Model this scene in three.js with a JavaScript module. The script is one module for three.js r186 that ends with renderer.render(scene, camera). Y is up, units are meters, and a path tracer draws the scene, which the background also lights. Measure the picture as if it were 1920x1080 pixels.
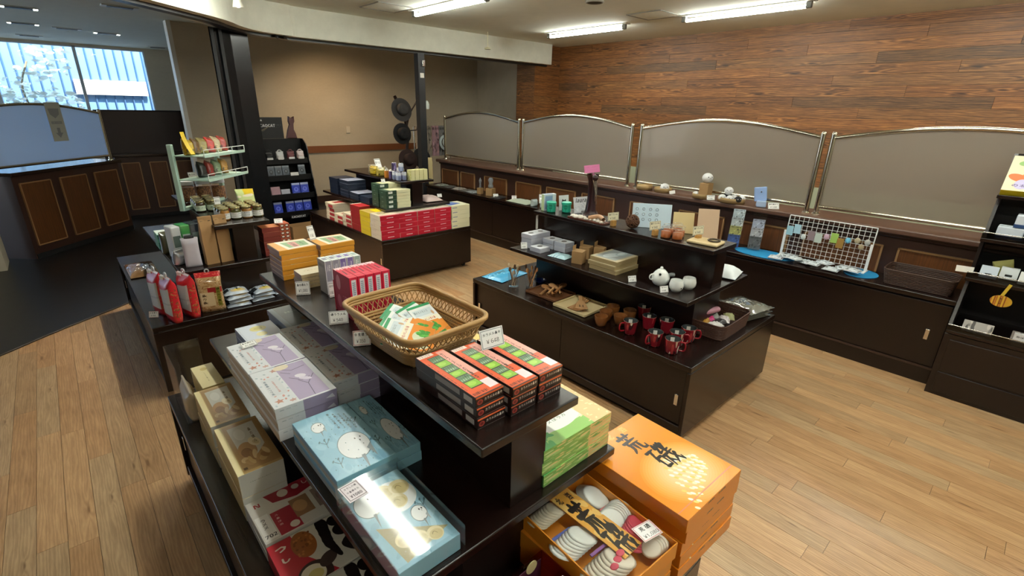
import * as THREE from 'three';
import { RoundedBoxGeometry } from 'three/addons/geometries/RoundedBoxGeometry.js';
import { mergeGeometries } from 'three/addons/utils/BufferGeometryUtils.js';
import { RectAreaLightUniformsLib } from 'three/addons/lights/RectAreaLightUniformsLib.js';
import { createNoise2D } from 'simplex-noise';

// ---------- camera, sky, exposure ----------
const scene = new THREE.Scene();
const camera = new THREE.PerspectiveCamera(61.34, 16 / 9, 0.05, 200);
camera.position.set(0, 1.6, 0);
camera.rotation.order = 'YXZ';
camera.rotation.set(-0.35342, -0.74653, 0.02263);
const renderer = new THREE.WebGLRenderer({ antialias: true });
renderer.toneMapping = THREE.LinearToneMapping;
renderer.toneMappingExposure = 1.0;
renderer.shadowMap.enabled = true;
RectAreaLightUniformsLib.init();
scene.background = new THREE.Color().setRGB(0.62, 0.80, 1.0);
scene.backgroundIntensity = 6.0;
const sun = new THREE.DirectionalLight(0xfff2dc, 20); sun.name = 'sun'; sun.position.set(4, 12, -9); sun.target.position.set(0.5, 0, -15.2);
sun.castShadow = true; Object.assign(sun.shadow.camera, { left: -9, right: 9, top: 9, bottom: -9, near: 0.5, far: 30 }); sun.shadow.mapSize.set(2048, 2048); scene.add(sun, sun.target);
const TUBE = 50, TUBE_COLOUR = 0xf7fbf0;            // ceiling fluorescent tubes: radiance and colour
const CEIL = 2.6;

// ---------- small tools ----------
let seed = 7;
const rnd = () => { seed = (seed * 1664525 + 1013904223) >>> 0; return seed / 4294967296; };
const rr = (a, b) => a + (b - a) * rnd();
const noise = createNoise2D(rnd);
const fbm = (x, y, o = 4) => { let s = 0, a = 0.5; for (let i = 0; i < o; i++) { s += a * noise(x, y); x *= 2.03; y *= 2.03; a *= 0.5; } return s; };
const taken = {};
const numbered = (n) => { taken[n] = (taken[n] || 0) + 1; return taken[n] === 1 ? n : n + '_' + String(taken[n] - 1).padStart(3, '0'); };
const ORD = ['lowest', 'second', 'third', 'fourth', 'fifth', 'sixth', 'seventh', 'eighth'];
const layer = (i, n) => i === n - 1 ? 'topmost' : i === 0 ? 'lowest' : ORD[i] + ' from bottom';

function mat(color, roughness = 0.6, o = {}) { return new THREE.MeshPhysicalMaterial({ color, roughness, metalness: 0, ...o }); }
function mesh(name, geo, m, parent, pos, rot) {
  const o = new THREE.Mesh(geo, m); o.name = name; o.castShadow = o.receiveShadow = true;
  if (pos) o.position.set(...pos); if (rot) o.rotation.set(...rot);
  if (parent) parent.add(o); return o;
}
function tag(o, label, category, group) { o.userData.label = label; o.userData.category = category; if (group) o.userData.group = group; return o; }
function thing(name, label, category, pos = [0, 0, 0], turn = 0, group) {
  const o = new THREE.Group(); o.name = numbered(name); o.position.set(...pos); o.rotation.y = turn; scene.add(o);
  return tag(o, label, category, group);
}
function single(name, label, category, geo, m, pos, rot, group) { return tag(mesh(numbered(name), geo, m, scene, pos, rot), label, category, group); }
function struct(name, geo, m, pos, rot, label) { const o = mesh(name, geo, m, scene, pos, rot); o.userData.kind = 'structure'; if (label) o.userData.label = label; return o; }
const box = (w, h, d) => new THREE.BoxGeometry(w, h, d);
const rbox = (w, h, d, r = 0.004, s = 2) => new RoundedBoxGeometry(w, h, d, s, Math.min(r, w / 2.01, h / 2.01, d / 2.01));
const cyl = (r0, r1, h, n = 20, open = false) => new THREE.CylinderGeometry(r0, r1, h, n, 1, open);
const lathe = (pts, n = 24) => new THREE.LatheGeometry(pts.map((p) => new THREE.Vector2(p[0], p[1])), n);
const at = (g, x, y, z) => { g.translate(x, y, z); return g; };
const merge = (list) => mergeGeometries(list.map((g) => { const q = g.index ? g.toNonIndexed() : g; for (const k of Object.keys(q.attributes)) if (!['position', 'normal', 'uv'].includes(k)) q.deleteAttribute(k); return q; }), false);
const V3 = (p) => new THREE.Vector3(...p);
function tube(pts, r, n = 24, k = 8, closed = false) { return new THREE.TubeGeometry(new THREE.CatmullRomCurve3(pts.map(V3), closed), n, r, k, closed); }
function bar(a, b, r, k = 8) { return new THREE.TubeGeometry(new THREE.LineCurve3(V3(a), V3(b)), 1, r, k); }
function plan(points, h, y = 0) {                       // extruded plan polygon: points [x, z]
  const s = new THREE.Shape(points.map((p) => new THREE.Vector2(p[0], -p[1])));
  const g = new THREE.ExtrudeGeometry(s, { depth: h, bevelEnabled: false }); g.rotateX(-Math.PI / 2); g.translate(0, y, 0); return g;
}

// ---------- textures ----------
function canvasTex(w, h, draw) {
  const c = document.createElement('canvas'); c.width = w; c.height = h; draw(c.getContext('2d'), w, h);
  const t = new THREE.CanvasTexture(c); t.colorSpace = THREE.SRGBColorSpace; t.anisotropy = 8; return t;
}
function dataTex(w, h, f, srgb = true) {
  const d = new Uint8Array(w * h * 4);
  for (let y = 0; y < h; y++) for (let x = 0; x < w; x++) { const c = f(x, y), i = (y * w + x) * 4; d[i] = Math.max(0, Math.min(255, c[0])); d[i + 1] = Math.max(0, Math.min(255, c[1])); d[i + 2] = Math.max(0, Math.min(255, c[2])); d[i + 3] = 255; }
  const t = new THREE.DataTexture(d, w, h); t.magFilter = THREE.LinearFilter; t.minFilter = THREE.LinearMipmapLinearFilter; t.generateMipmaps = true;
  t.wrapS = t.wrapT = THREE.RepeatWrapping; if (srgb) t.colorSpace = THREE.SRGBColorSpace; t.needsUpdate = true; return t;
}
// eight boards of grain, one under another; each board of a floor or wall takes one strip
function boardTex(base, dark, spread, knots, contrast) {
  const S = 1024, strips = 8, H = S / strips, info = [];
  for (let k = 0; k < strips; k++) {
    const kn = []; for (let i = 0; i < knots; i++) if (rnd() < 0.75) kn.push([rnd() * S, rr(0.15, 0.85) * H, rr(5, 11)]);
    info.push({ tone: rr(-spread, spread), off: rnd() * 100, cx: rr(0.2, 0.8) * H, warm: rr(-6, 6), kn });
  }
  return dataTex(S, S, (x, y) => {
    const k = Math.floor(y / H), b = info[k], yy = y - k * H;
    let warp = fbm(x / 260 + b.off, yy / 90, 3) * 16, dk = 0;
    for (const [kx, ky, kr] of b.kn) { const dx = (x - kx) / 2.2, dy = yy - ky, r = Math.hypot(dx, dy); warp += 26 * Math.exp(-r * r / (kr * kr * 5)) * Math.sign(dy || 1); dk += Math.exp(-r * r / (kr * kr * 0.55)); }
    const v = (yy - b.cx + warp) + x * 0.012;
    const ring = 0.5 + 0.5 * Math.sin(v * 0.42 + 3 * fbm(x / 500 + b.off, yy / 40));
    const fine = fbm(x / 38 + b.off, yy / 1.6, 2);
    let t = contrast * (0.55 * (ring - 0.5) + 0.5 * fine) + b.tone + 0.18 * fbm(x / 140 + b.off, yy / 60 + 9);
    t -= dk * 0.8;
    const q = Math.max(0, Math.min(1.25, 0.62 + t));
    return [0, 1, 2].map((i) => dark[i] + (base[i] - dark[i]) * q + (i === 0 ? b.warm : i === 2 ? -b.warm * 0.6 : 0));
  });
}
// box whose top face reads one strip of a board texture (long side along z), the other faces too
function boardGeo(w, h, l, strip, u0, uLen) {
  const g = box(w, h, l), p = g.attributes.position, uv = g.attributes.uv;
  for (let i = 0; i < p.count; i++) uv.setXY(i, u0 + (p.getZ(i) / l + 0.5) * uLen, (strip + 0.04 + 0.92 * (p.getX(i) / w + 0.5)) / 8);
  return g;
}
// faint mottle for plaster
const mottle = (r, g, b, amp, sx = 60) => dataTex(256, 256, (x, y) => { const n = amp * (fbm(x / sx, y / sx, 4) + 0.35 * noise(x * 0.9, y * 0.9)); return [r + n, g + n, b + n]; });

// brush-stroke glyphs on a 100 x 100 square
const G = {
  ara: [[15, 18, 85, 16], [35, 6, 36, 28], [65, 6, 63, 28], [50, 30, 50, 42], [16, 43, 86, 40], [28, 43, 27, 58, 82, 57], [32, 66, 28, 82, 13, 96], [50, 66, 50, 92], [70, 64, 70, 86, 75, 94, 91, 94, 94, 80]],
  iso: [[6, 16, 42, 13], [26, 15, 8, 58], [16, 46, 16, 86], [16, 46, 40, 44, 39, 85], [16, 83, 40, 82], [58, 4, 50, 19, 62, 21], [66, 11, 50, 38, 69, 35], [84, 4, 76, 19, 88, 21], [92, 11, 76, 38, 95, 35], [46, 51, 99, 46], [72, 7, 79, 60, 95, 93, 99, 78], [93, 58, 64, 92], [56, 51, 45, 94], [52, 68, 67, 85]],
  kita: [[38, 10, 38, 92], [10, 35, 38, 34], [6, 76, 38, 60], [60, 8, 60, 86, 95, 86, 96, 70], [60, 46, 90, 30]],
  umi: [[9, 13, 22, 24], [5, 41, 18, 50], [5, 93, 23, 64], [45, 6, 31, 32], [40, 19, 96, 18], [42, 35, 35, 86, 90, 86], [42, 35, 88, 34, 85, 96], [28, 60, 99, 60]],
  ka: [[15, 30, 85, 30, 78, 86, 64, 93, 55, 85], [48, 8, 45, 45, 14, 93]], ra: [[25, 14, 76, 13], [15, 40, 85, 38, 76, 70, 38, 96]],
  me: [[76, 10, 60, 55, 13, 93], [25, 30, 82, 80]], ru: [[32, 14, 30, 55, 8, 92], [62, 8, 62, 88, 97, 55]],
  sai: [[30, 6, 30, 40, 72, 40, 72, 6, 30, 6], [30, 22, 72, 22], [6, 50, 94, 50], [22, 50, 22, 90], [45, 50, 45, 96], [22, 64, 45, 64], [22, 77, 45, 77], [8, 93, 52, 86], [55, 62, 90, 62, 52, 97], [60, 70, 97, 97]],
  naka: [[18, 28, 18, 66, 82, 66, 82, 28, 18, 28], [50, 4, 50, 98]], no: [[51, 25, 45, 60, 28, 81, 14, 65, 18, 42, 40, 22, 70, 22, 89, 45, 82, 72, 55, 92]],
  ho: [[20, 12, 13, 60, 22, 94], [45, 20, 94, 18], [45, 45, 94, 43], [70, 19, 71, 76, 56, 92, 44, 80, 60, 69, 94, 90]],
  shi: [[30, 8, 28, 70, 42, 92, 70, 88, 90, 62]], tsu: [[12, 35, 60, 22, 88, 45, 76, 72, 40, 90]],
};
function glyph(c, name, x, y, s, w, col) {
  c.strokeStyle = col; c.lineWidth = w; c.lineCap = c.lineJoin = 'round';
  for (const st of G[name]) { c.beginPath(); for (let i = 0; i < st.length; i += 2) { const px = x + st[i] * s / 100, py = y + st[i + 1] * s / 100; i ? c.lineTo(px, py) : c.moveTo(px, py); } c.stroke(); }
}
function brush(c, name, x, y, s, w, col, sy = 1) {               // tapering brush strokes
  c.fillStyle = col;
  for (const st of G[name]) { const n = st.length / 2 - 1; for (let k = 0; k < n; k++) for (let j = 0; j <= 14; j++) { const f = j / 14, t = (k + f) / n, px = x + (st[2 * k] + (st[2 * k + 2] - st[2 * k]) * f) * s / 100, py = y + (st[2 * k + 1] + (st[2 * k + 3] - st[2 * k + 1]) * f) * s * sy / 100, r = w / 2 * (t < 0.12 ? 1.25 : 1.2 - 0.75 * t * t) * (1 + 0.12 * noise(px, py)); c.beginPath(); c.ellipse(px, py, r, r * 0.85, 0.6, 0, 7); c.fill(); } }
}
const KEYS = Object.keys(G);
function scribble(c, x, y, w, h, n, col, vertical) {            // a line of small print
  const s = vertical ? Math.min(w, h / n) : Math.min(h, w / n);
  for (let i = 0; i < n; i++) glyph(c, KEYS[Math.floor(rnd() * KEYS.length)], vertical ? x : x + i * w / n, vertical ? y + i * h / n : y, s * 0.86, Math.max(0.5, s * 0.1), col);
}
// print of a carton: top 0..100 x 0..100, front and side strips likewise
function art(base, top, front, side, S = 512) {
  return canvasTex(S, S, (c) => {
    c.fillStyle = base; c.fillRect(0, 0, S, S);
    for (const [f, y0, h] of [[top, 0, 0.6], [front, 0.6, 0.2], [side, 0.8, 0.2]]) if (f) { c.save(); c.beginPath(); c.rect(0, y0 * S, S, h * S); c.clip(); c.translate(0, y0 * S); c.scale(S / 100, h * S / 100); f(c); c.restore(); }
  });
}
const rect = (c, col, x, y, w, h) => { c.fillStyle = col; c.fillRect(x, y, w, h); };
const oval = (c, col, x, y, rx, ry, a = 0) => { c.fillStyle = col; c.beginPath(); c.ellipse(x, y, rx, ry, a, 0, 7); c.fill(); };
const poly = (c, col, p) => { c.fillStyle = col; c.beginPath(); for (let i = 0; i < p.length; i += 2) i ? c.lineTo(p[i], p[i + 1]) : c.moveTo(p[i], p[i + 1]); c.fill(); };
const words = (c, t, x, y, size, col, font = 'bold SZpx sans-serif') => { c.fillStyle = col; c.font = font.replace('SZ', size); c.fillText(t, x, y); };
function cartonGeo(w, h, d, r = 0.0015) {
  const g = new RoundedBoxGeometry(w, h, d, 1, Math.min(r, h / 3)), p = g.attributes.position, n = g.attributes.normal, uv = g.attributes.uv;
  const cl = (v) => Math.max(0.006, Math.min(0.994, v));
  for (let f = 0; f < p.count; f += 3) {
    const nx = Math.abs(n.getX(f) + n.getX(f + 1) + n.getX(f + 2)), ny = n.getY(f) + n.getY(f + 1) + n.getY(f + 2), nz = Math.abs(n.getZ(f) + n.getZ(f + 1) + n.getZ(f + 2)), sx = Math.sign(n.getX(f) + n.getX(f + 1) + n.getX(f + 2)), sz = Math.sign(n.getZ(f) + n.getZ(f + 1) + n.getZ(f + 2));
    for (let i = f; i < f + 3; i++) {
      const X = cl(p.getX(i) / w + 0.5), Y = cl(p.getY(i) / h + 0.5), Z = cl(p.getZ(i) / d + 0.5);
      if (ny >= nx && ny >= nz) uv.setXY(i, X, 1 - 0.6 * Z);
      else if (nz >= nx) uv.setXY(i, sz > 0 ? X : 1 - X, 0.2 + 0.2 * Y);
      else uv.setXY(i, sx > 0 ? 1 - Z : Z, 0.2 * Y);
    }
  }
  return g;
}
const printed = (tex, roughness = 0.42, o = {}) => mat(0xffffff, roughness, { map: tex, ...o });
const film = (o = {}) => mat(0xffffff, 0.06, { transmission: 1, thickness: 0, ior: 1.45, side: THREE.DoubleSide, ...o });   // clear plastic

// ---------- shared materials ----------
const M = {
  darkWood: mat(0x24140f, 0.26, { map: dataTex(512, 512, (x, y) => { const n = 0.8 + 0.22 * fbm(x / 300, y / 6, 3) + 0.12 * fbm(x / 90, y / 90, 3); return [235 * n, 225 * n, 220 * n]; }) }),
  darkSide: mat(0x1c100c, 0.33), recess: mat(0x120a08, 0.5),
  brown: mat(0x39221a, 0.4), panelWood: mat(0x6f4420, 0.45, { map: dataTex(256, 256, (x, y) => { const n = 0.85 + 0.2 * fbm(x / 8, y / 160, 3); return [250 * n, 240 * n, 225 * n]; }) }), goldTrim: mat(0x94704a, 0.38),
  brass: mat(0xcac3b2, 0.14, { metalness: 1 }), chrome: mat(0xd8d8d6, 0.12, { metalness: 1 }),
  black: mat(0x0b0b0d, 0.35), blackMatte: mat(0x0d0d0f, 0.7), white: mat(0xe6e6e4, 0.5), paper: mat(0xeeeae2, 0.75), card: mat(0xa9855a, 0.8), kraft: mat(0x9c7a50, 0.75),
  column: mat(0x15171a, 0.22), acrylic: film(), film: film({ roughness: 0.14 }),
  glassFrost: mat(0xc6beb2, 0.45, { transmission: 0.8, thickness: 0, ior: 1.5, clearcoat: 1, clearcoatRoughness: 0.03, side: THREE.DoubleSide }),
  glassSatin: mat(0xcfe0f4, 1, { transmission: 0.62, thickness: 0, clearcoat: 1, clearcoatRoughness: 0.05, side: THREE.DoubleSide }),
  steelWire: mat(0xe9ecea, 0.35), wicker: mat(0xffffff, 0.5), tan: mat(0xc9a777, 0.6),
};

// ---------- room ----------
const X_WALL = 6.73, Z_BEAM = -6.1;
const plaster = mat(0xffffff, 0.85, { map: mottle(222, 223, 210, 8) });
const lobbyWall = mat(0xffffff, 0.85, { map: mottle(190, 180, 160, 8) });
struct('ceiling', at(box(14, 0.2, 19.5), 0.5, CEIL + 0.1, -4.6), plaster);
struct('wall_back', at(box(14, 2.9, 0.2), 0.5, 1.3, 4.55), plaster);
struct('wall_left', merge([at(box(0.2, 2.9, 1.6), -6.1, 1.3, -13.3), at(box(0.2, 2.9, 12.4), -6.1, 1.3, -1.3), at(box(0.2, 0.35, 5.1), -6.1, 2.6, -10.0), at(box(0.2, 0.3, 5.1), -6.1, 0.0, -10.0)]), lobbyWall);
struct('wall_partition', at(box(5.5, 2.7, 0.14), 1.5 + 2.75, 1.3, -8.5), lobbyWall, null, null, 'beige wall with a brown rail behind the hat stand');
struct('wall_return', at(box(0.14, 2.7, 1.96), 6.775, 1.3, -7.6), lobbyWall);
struct('trim_1', at(box(0.05, 2.62, 0.17), 1.49, 1.3, -8.5), mat(0xdedfdb, 0.5), null, null, 'white edge strip at the end of the beige wall');
struct('trim_2', at(box(5.34, 0.11, 0.02), 4.2, 0.893, -8.42), mat(0x7d4b26, 0.5), null, null, 'brown chair rail across the beige wall');
struct('baseboard_partition', at(box(5.34, 0.12, 0.02), 4.2, 0.06, -8.42), mat(0x3a2114, 0.5));
{ const g = merge([at(box(0.8, 2.9, 0.2), -5.6, 1.3, -13.4), at(box(7.2, 2.9, 0.2), 5.43, 1.3, -13.4), at(box(7.03, 0.6, 0.2), -1.685, 0.25, -13.4), at(box(7.03, 0.2, 0.2), -1.685, 2.66, -13.4)]); struct('wall_window', g, lobbyWall); }
struct('wall_right', at(box(0.12, 2.9, 11.2), X_WALL + 0.12, 1.3, -0.9), mat(0x2a170c, 0.7));
struct('wall_lobby', at(box(0.2, 2.9, 5), 7.3, 1.3, -11), lobbyWall);
struct('wall_wainscot', at(box(0.05, 0.78, 10.8), X_WALL + 0.035, 0.39, -0.9), mat(0x9fa68f, 0.7));
struct('wall_pier', at(box(0.6, 2.7, 0.4), -0.885, 1.3, -6.87), lobbyWall, null, null, 'pale pier at the left end of the lobby counter');
// subfloors
struct('floor', at(box(14, 0.1, 19.5), 0.5, -0.066, -4.6), mat(0x2b1a10, 0.8));
const lobbyEdge = [[-6, -1.7], [-2.5, -3.02], [-1.4, -3.68], [-0.553, -4.35], [-0.287, -4.58], [0.206, -4.95], [0.8, -5.42], [1.45, -5.95], [1.9, -6.22], [6.9, -6.25]];
struct('floor_lobby', plan([...lobbyEdge, [6.9, -13.3], [-6, -13.3]], 0.02, -0.016), mat(0xffffff, 0.34, { map: dataTex(512, 512, (x, y) => { const n = 30 + 7 * fbm(x / 70, y / 70) + 3 * noise(x, y); return [n, n, n * 1.03]; }) }), null, null, 'black hard floor of the lobby');
struct('trim_3', tube(lobbyEdge.map(([x, z]) => [x, 0.004, z]), 0.007, 80, 6), mat(0x2a2320, 0.4), null, null, 'dark edge strip between the plank floor and the lobby');
// floor boards
{
  const tex = boardTex([206, 170, 128], [124, 90, 58], 0.12, 0.6, 0.40), W = 0.09, L = 0.9;
  const floor = scene.getObjectByName('floor');
  const m = mat(0xffffff, 0.36, { map: tex }); const variants = [];
  for (let k = 0; k < 16; k++) variants.push(boardGeo(W - 0.0014, 0.016, L - 0.0014, k % 8, (k > 7 ? 0.5 : 0.05), 0.45));
  const near = [], far = [];
  const fwd = new THREE.Vector3(); camera.updateMatrixWorld(); camera.updateProjectionMatrix();
  let row = 0;
  for (let x = -2.4; x < 6.6; x += W, row++) {
    const shift = (row * 0.37 + (row % 3) * 0.21) % L;
    for (let z = 3.6 - shift; z > -6.4; z -= L) {
      fwd.set(x, 0, z).project(camera);
      const d = Math.hypot(x, z), inFrame = fwd.z < 1 && Math.abs(fwd.x) < 1.15 && Math.abs(fwd.y) < 1.2;
      const hidden = (x > 0.25 && x < 1.1 && z < -0.7 && z > -4.6) || (x > 2.15 && x < 3.0 && z < -1.2 && z > -5.4) || x > 3.95;
      (inFrame && !hidden ? near : far).push([x, z, d]);
    }
  }
  near.sort((a, b) => a[2] - b[2]);
  for (const q of near.splice(298)) far.push(q);
  for (const [x, z] of near) { const o = mesh('floor_board', variants[Math.floor(rnd() * 16)], m, floor, [x, -0.008, z]); }
  const g = merge(far.map(([x, z]) => at(variants[Math.floor(rnd() * 16)].clone(), x, -0.008, z)));
  const s = mesh('floor_boards_far', g, m, floor); s.userData.kind = 'stuff';
}
// timber boards of the right wall and of the pillar beside the beam
{
  const tex = boardTex([158, 108, 60], [48, 27, 13], 0.15, 2.6, 0.9), m = mat(0xffffff, 0.5, { map: tex });
  const H = (CEIL - 0.78) / 16, wall = scene.getObjectByName('wall_right');
  const pillar = struct('wall_pillar', at(box(0.62, 2.7, 0.44), 6.5, 1.3, -6.47), mat(0x2a170c, 0.7), null, null, 'timber clad pillar at the end of the beam');
  const variants = [];
  for (let k = 0; k < 16; k++) { const g = boardGeo(H - 0.002, 0.018, 1.8 - 0.002, k % 8, k > 7 ? 0.45 : 0.02, 0.5); g.rotateZ(Math.PI / 2); variants.push(g); }
  const short = []; for (let k = 0; k < 8; k++) { const g = boardGeo(H - 0.002, 0.018, 0.6, k, 0.3, 0.2); g.rotateZ(Math.PI / 2); short.push(g); }
  let row = 0;
  for (let y = 0.78 + H / 2; y < CEIL - 0.02; y += H, row++) {
    const shift = (row * 0.71) % 1.8;
    for (let z = 4.2 - shift; z > -7.1; z -= 1.8) mesh('wall_board', variants[Math.floor(rnd() * 16)], m, wall, [X_WALL + rr(-0.002, 0.002) + 0.05, y, z]);
    const f = mesh('wall_board', short[Math.floor(rnd() * 8)], m, pillar, [6.48, y, -6.245], [0, Math.PI / 2, 0]); f.rotation.order = 'YXZ';
    const s2 = mesh('wall_board', short[Math.floor(rnd() * 8)], m, pillar, [6.185, y, -6.46]); s2.scale.z = 0.7;
  }
}
// beam over the opening: straight along the back, turning towards the left of the room
{
  const edge = [[-3.4, -1.9], [-0.9, -3.45], [0.0, -4.2], [0.753, -4.84], [1.38, -5.4], [1.62, -5.72], [1.85, -5.95], [2.2, Z_BEAM + 0.05], [2.7, Z_BEAM], [6.42, Z_BEAM]];
  const curve = new THREE.SplineCurve(edge.map((p) => new THREE.Vector2(...p))).getPoints(60).map((p) => [p.x, p.y]);
  const off = (d) => curve.map((p, i) => { const a = curve[Math.max(0, i - 1)], b = curve[Math.min(curve.length - 1, i + 1)], l = Math.hypot(b[0] - a[0], b[1] - a[1]); return [p[0] + (b[1] - a[1]) / l * d, p[1] - (b[0] - a[0]) / l * d]; });
  const band = (d0, d1) => [...off(d0), ...off(d1).reverse()];
  struct('beam', plan(band(0, 0.34), CEIL - 2.3, 2.3), plaster, null, null, 'deep white beam that curves over the shop opening');
  struct('trim_4', plan(band(0.1, 0.19), 0.03, 2.272), mat(0x17130f, 0.35), null, null, 'dark sliding track under the beam');
}
struct('column', plan([[1.377, -5.93], [1.611, -6.105], [1.795, -6.171], [1.8, -6.5], [1.56, -6.4]], 2.29), M.column, null, null, 'glossy black column at the corner of the opening');
for (const [k, x, z] of [[0, 1.40, -5.925], [1, 1.49, -6.0]]) struct('trim_' + (5 + k), at(box(0.03, 2.28, 0.03), x, 1.14, z), mat(0x202226, 0.3), null, null, k ? 'inner black rail on the column' : 'outer black rail on the column');
// ---------- ceiling fittings ----------
function tubeLight(x, z, label) {
  const t = thing('ceiling_tube_light', label, 'light', [x, CEIL, z], 0, 'fluorescent tubes in the ceiling');
  mesh('reflector', at(box(0.09, 0.012, 1.36), 0, -0.006, 0), mat(0xd8d6cc, 0.5), t);
  mesh('tube', (() => { const g = cyl(0.0165, 0.0165, 1.2, 12); g.rotateX(Math.PI / 2); return g; })(), mat(0xffffff, 0.4, { emissive: TUBE_COLOUR, emissiveIntensity: 60 }), t, [0, -0.052, 0]);
  for (const s of [-1, 1]) mesh('socket', rbox(0.04, 0.056, 0.05, 0.006), mat(0x6a6a66, 0.5), t, [0, -0.04, s * 0.628]);
  const l = new THREE.RectAreaLight(TUBE_COLOUR, TUBE, 0.05, 1.2); l.name = 'tube_glow'; l.position.set(0, -0.073, 0); l.rotation.set(-Math.PI / 2, 0, 0); t.add(l);
}
const TUBES = [[5.45, -4.62, 'tube light nearest the beam end by the timber wall'], [5.45, -2.57, 'long tube light along the timber wall, nearer the camera'], [3.29, -4.62, 'tube light beside the square ceiling hatch near the beam'],
  [3.29, -2.57, 'tube light over the mug table'], [1.17, -4.62, 'tube light over the jar table'], [1.17, -2.57, 'tube light over the sweets table'],
  [5.45, -0.5, 'tube light over the glass screens behind the camera side'], [3.29, -0.5, 'tube light over the open floor'], [1.17, -0.5, 'tube light over the near end of the sweets table'],
  [5.45, 1.6, 'tube light behind the camera by the timber wall'], [3.29, 1.6, 'tube light behind the camera in the middle row'], [1.17, 1.6, 'tube light behind the camera in the left row'],
  [-0.97, 1.6, 'tube light behind and left of the camera']];
for (const [x, z, l] of TUBES) tubeLight(x, z, l);
function hatch(x, z, s, label) { const t = thing('ceiling_hatch', label, 'hatch', [x, CEIL, z], 0, 'ceiling hatches'); mesh('panel', at(box(s - 0.03, 0.006, s - 0.03), 0, -0.003, 0), plaster, t); for (const [w, d, px, pz] of [[s, 0.012, 0, s / 2], [s, 0.012, 0, -s / 2], [0.012, s, s / 2, 0], [0.012, s, -s / 2, 0]]) mesh('frame', at(box(w, 0.008, d), px, -0.004, pz), mat(0x77736a, 0.5), t); }
hatch(3.0, -5.33, 0.42, 'square hatch beside the tube light near the beam');
hatch(5.2, -3.43, 0.42, 'square hatch between the two tube lights by the timber wall');
{ const t = thing('ceiling_speaker', 'dark round speaker set in the ceiling', 'speaker', [4.21, CEIL, -3.46]); mesh('rim', at(lathe([[0.09, 0], [0.09, -0.014], [0.075, -0.02], [0.07, -0.012]]), 0, 0, 0), mat(0x8f8c82, 0.5), t); mesh('grille', at(cyl(0.072, 0.072, 0.006), 0, -0.012, 0), mat(0x3c3a36, 0.8), t); }
// ---------- partition with arched glass screens ----------
{
  const Z0 = 1.6, Z1 = -6.06;
  const p = struct('wall_low', at(box(0.26, 0.862, Z0 - Z1), 4.26, 0.431, (Z0 + Z1) / 2), M.brown, null, null, 'low dark brown partition under the glass screens');
  mesh('ledge', at(rbox(0.36, 0.04, Z0 - Z1 + 0.04, 0.012, 3), 4.24, 0.88, (Z0 + Z1) / 2), mat(0x5a4034, 0.36), p);
  mesh('ledge_moulding', at(rbox(0.03, 0.03, Z0 - Z1, 0.01), 4.118, 0.847, (Z0 + Z1) / 2), M.brown, p);
  for (const [a, b] of [[-6.0, -5.62], [-5.55, -5.25], [-5.03, -4.6], [-4.42, -4.0], [-3.9, -3.47], [-3.37, -2.95], [-2.75, -2.32], [-2.22, -1.8], [-1.7, -1.28], [-1.16, -0.67], [-0.575, -0.09], [0.05, 0.5], [0.6, 1.05]]) {
    const pan = mesh('inset_panel', at(box(0.012, 0.5, b - a), 4.126, 0.51, (a + b) / 2), M.panelWood, p);
    for (const [h, d, y, z] of [[0.012, b - a, 0.763, (a + b) / 2], [0.012, b - a, 0.257, (a + b) / 2], [0.512, 0.012, 0.51, a], [0.512, 0.012, 0.51, b]]) mesh('panel_bead', at(box(0.018, h, d), 4.122, y, z), M.goldTrim, pan);
  }
}
function arch(l, y0, y1, rise, n = 20) { const pts = [[0, y0], [l, y0]]; for (let i = 0; i <= n; i++) { const t = i / n; pts.push([l - t * l, y1 + rise * Math.sin(Math.PI * t)]); } return pts; }
// local x runs along the screen
function glassScreen(label, pos, turn, l, posts, pane = M.glassFrost) {
  const t = thing('glass_screen', label, 'screen', pos, turn, 'arched frosted glass screens');
  const top = 0.545, rise = 0.095, bot = 0.055;
  const s = new THREE.Shape(arch(l - 0.03, bot, top, rise).map(([x, y]) => new THREE.Vector2(x + 0.015, y)));
  mesh('glass_pane', at(new THREE.ExtrudeGeometry(s, { depth: 0.008, bevelEnabled: false }), 0, 0, -0.004), pane, t);
  const c = []; for (let i = 0; i <= 20; i++) c.push([l * i / 20, top + rise * Math.sin(Math.PI * i / 20) + 0.004, 0]);
  mesh('top_rail', tube(c, 0.015, 40, 10), M.brass, t);
  mesh('bottom_rail', bar([0, bot, 0], [l, bot, 0], 0.014, 10), M.brass, t);
  for (const x of posts) { const q = mesh('post', at(cyl(0.019, 0.019, 0.575, 16), x, 0.2875, 0), M.brass, t); mesh('post_cap', at(new THREE.SphereGeometry(0.019, 14, 8, 0, 7, 0, Math.PI / 2), x, 0.575, 0), M.brass, q); mesh('post_foot', at(cyl(0.028, 0.03, 0.01, 16), x, 0.005, 0), M.brass, q); }
}
for (const [a, b, label] of [[-6.02, -4.475, 'arched frosted screen beside the hat stand, farthest along the partition'], [-4.401, -2.869, 'arched frosted screen behind the pink sign'], [-2.762, -1.216, 'arched frosted screen behind the wooden trays of bird ornaments'], [-1.147, 0.42, 'arched frosted screen above the empty brown basket']])
  glassScreen(label, [4.2, 0.9, b], Math.PI / 2, b - a, [0, b - a]);

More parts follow.
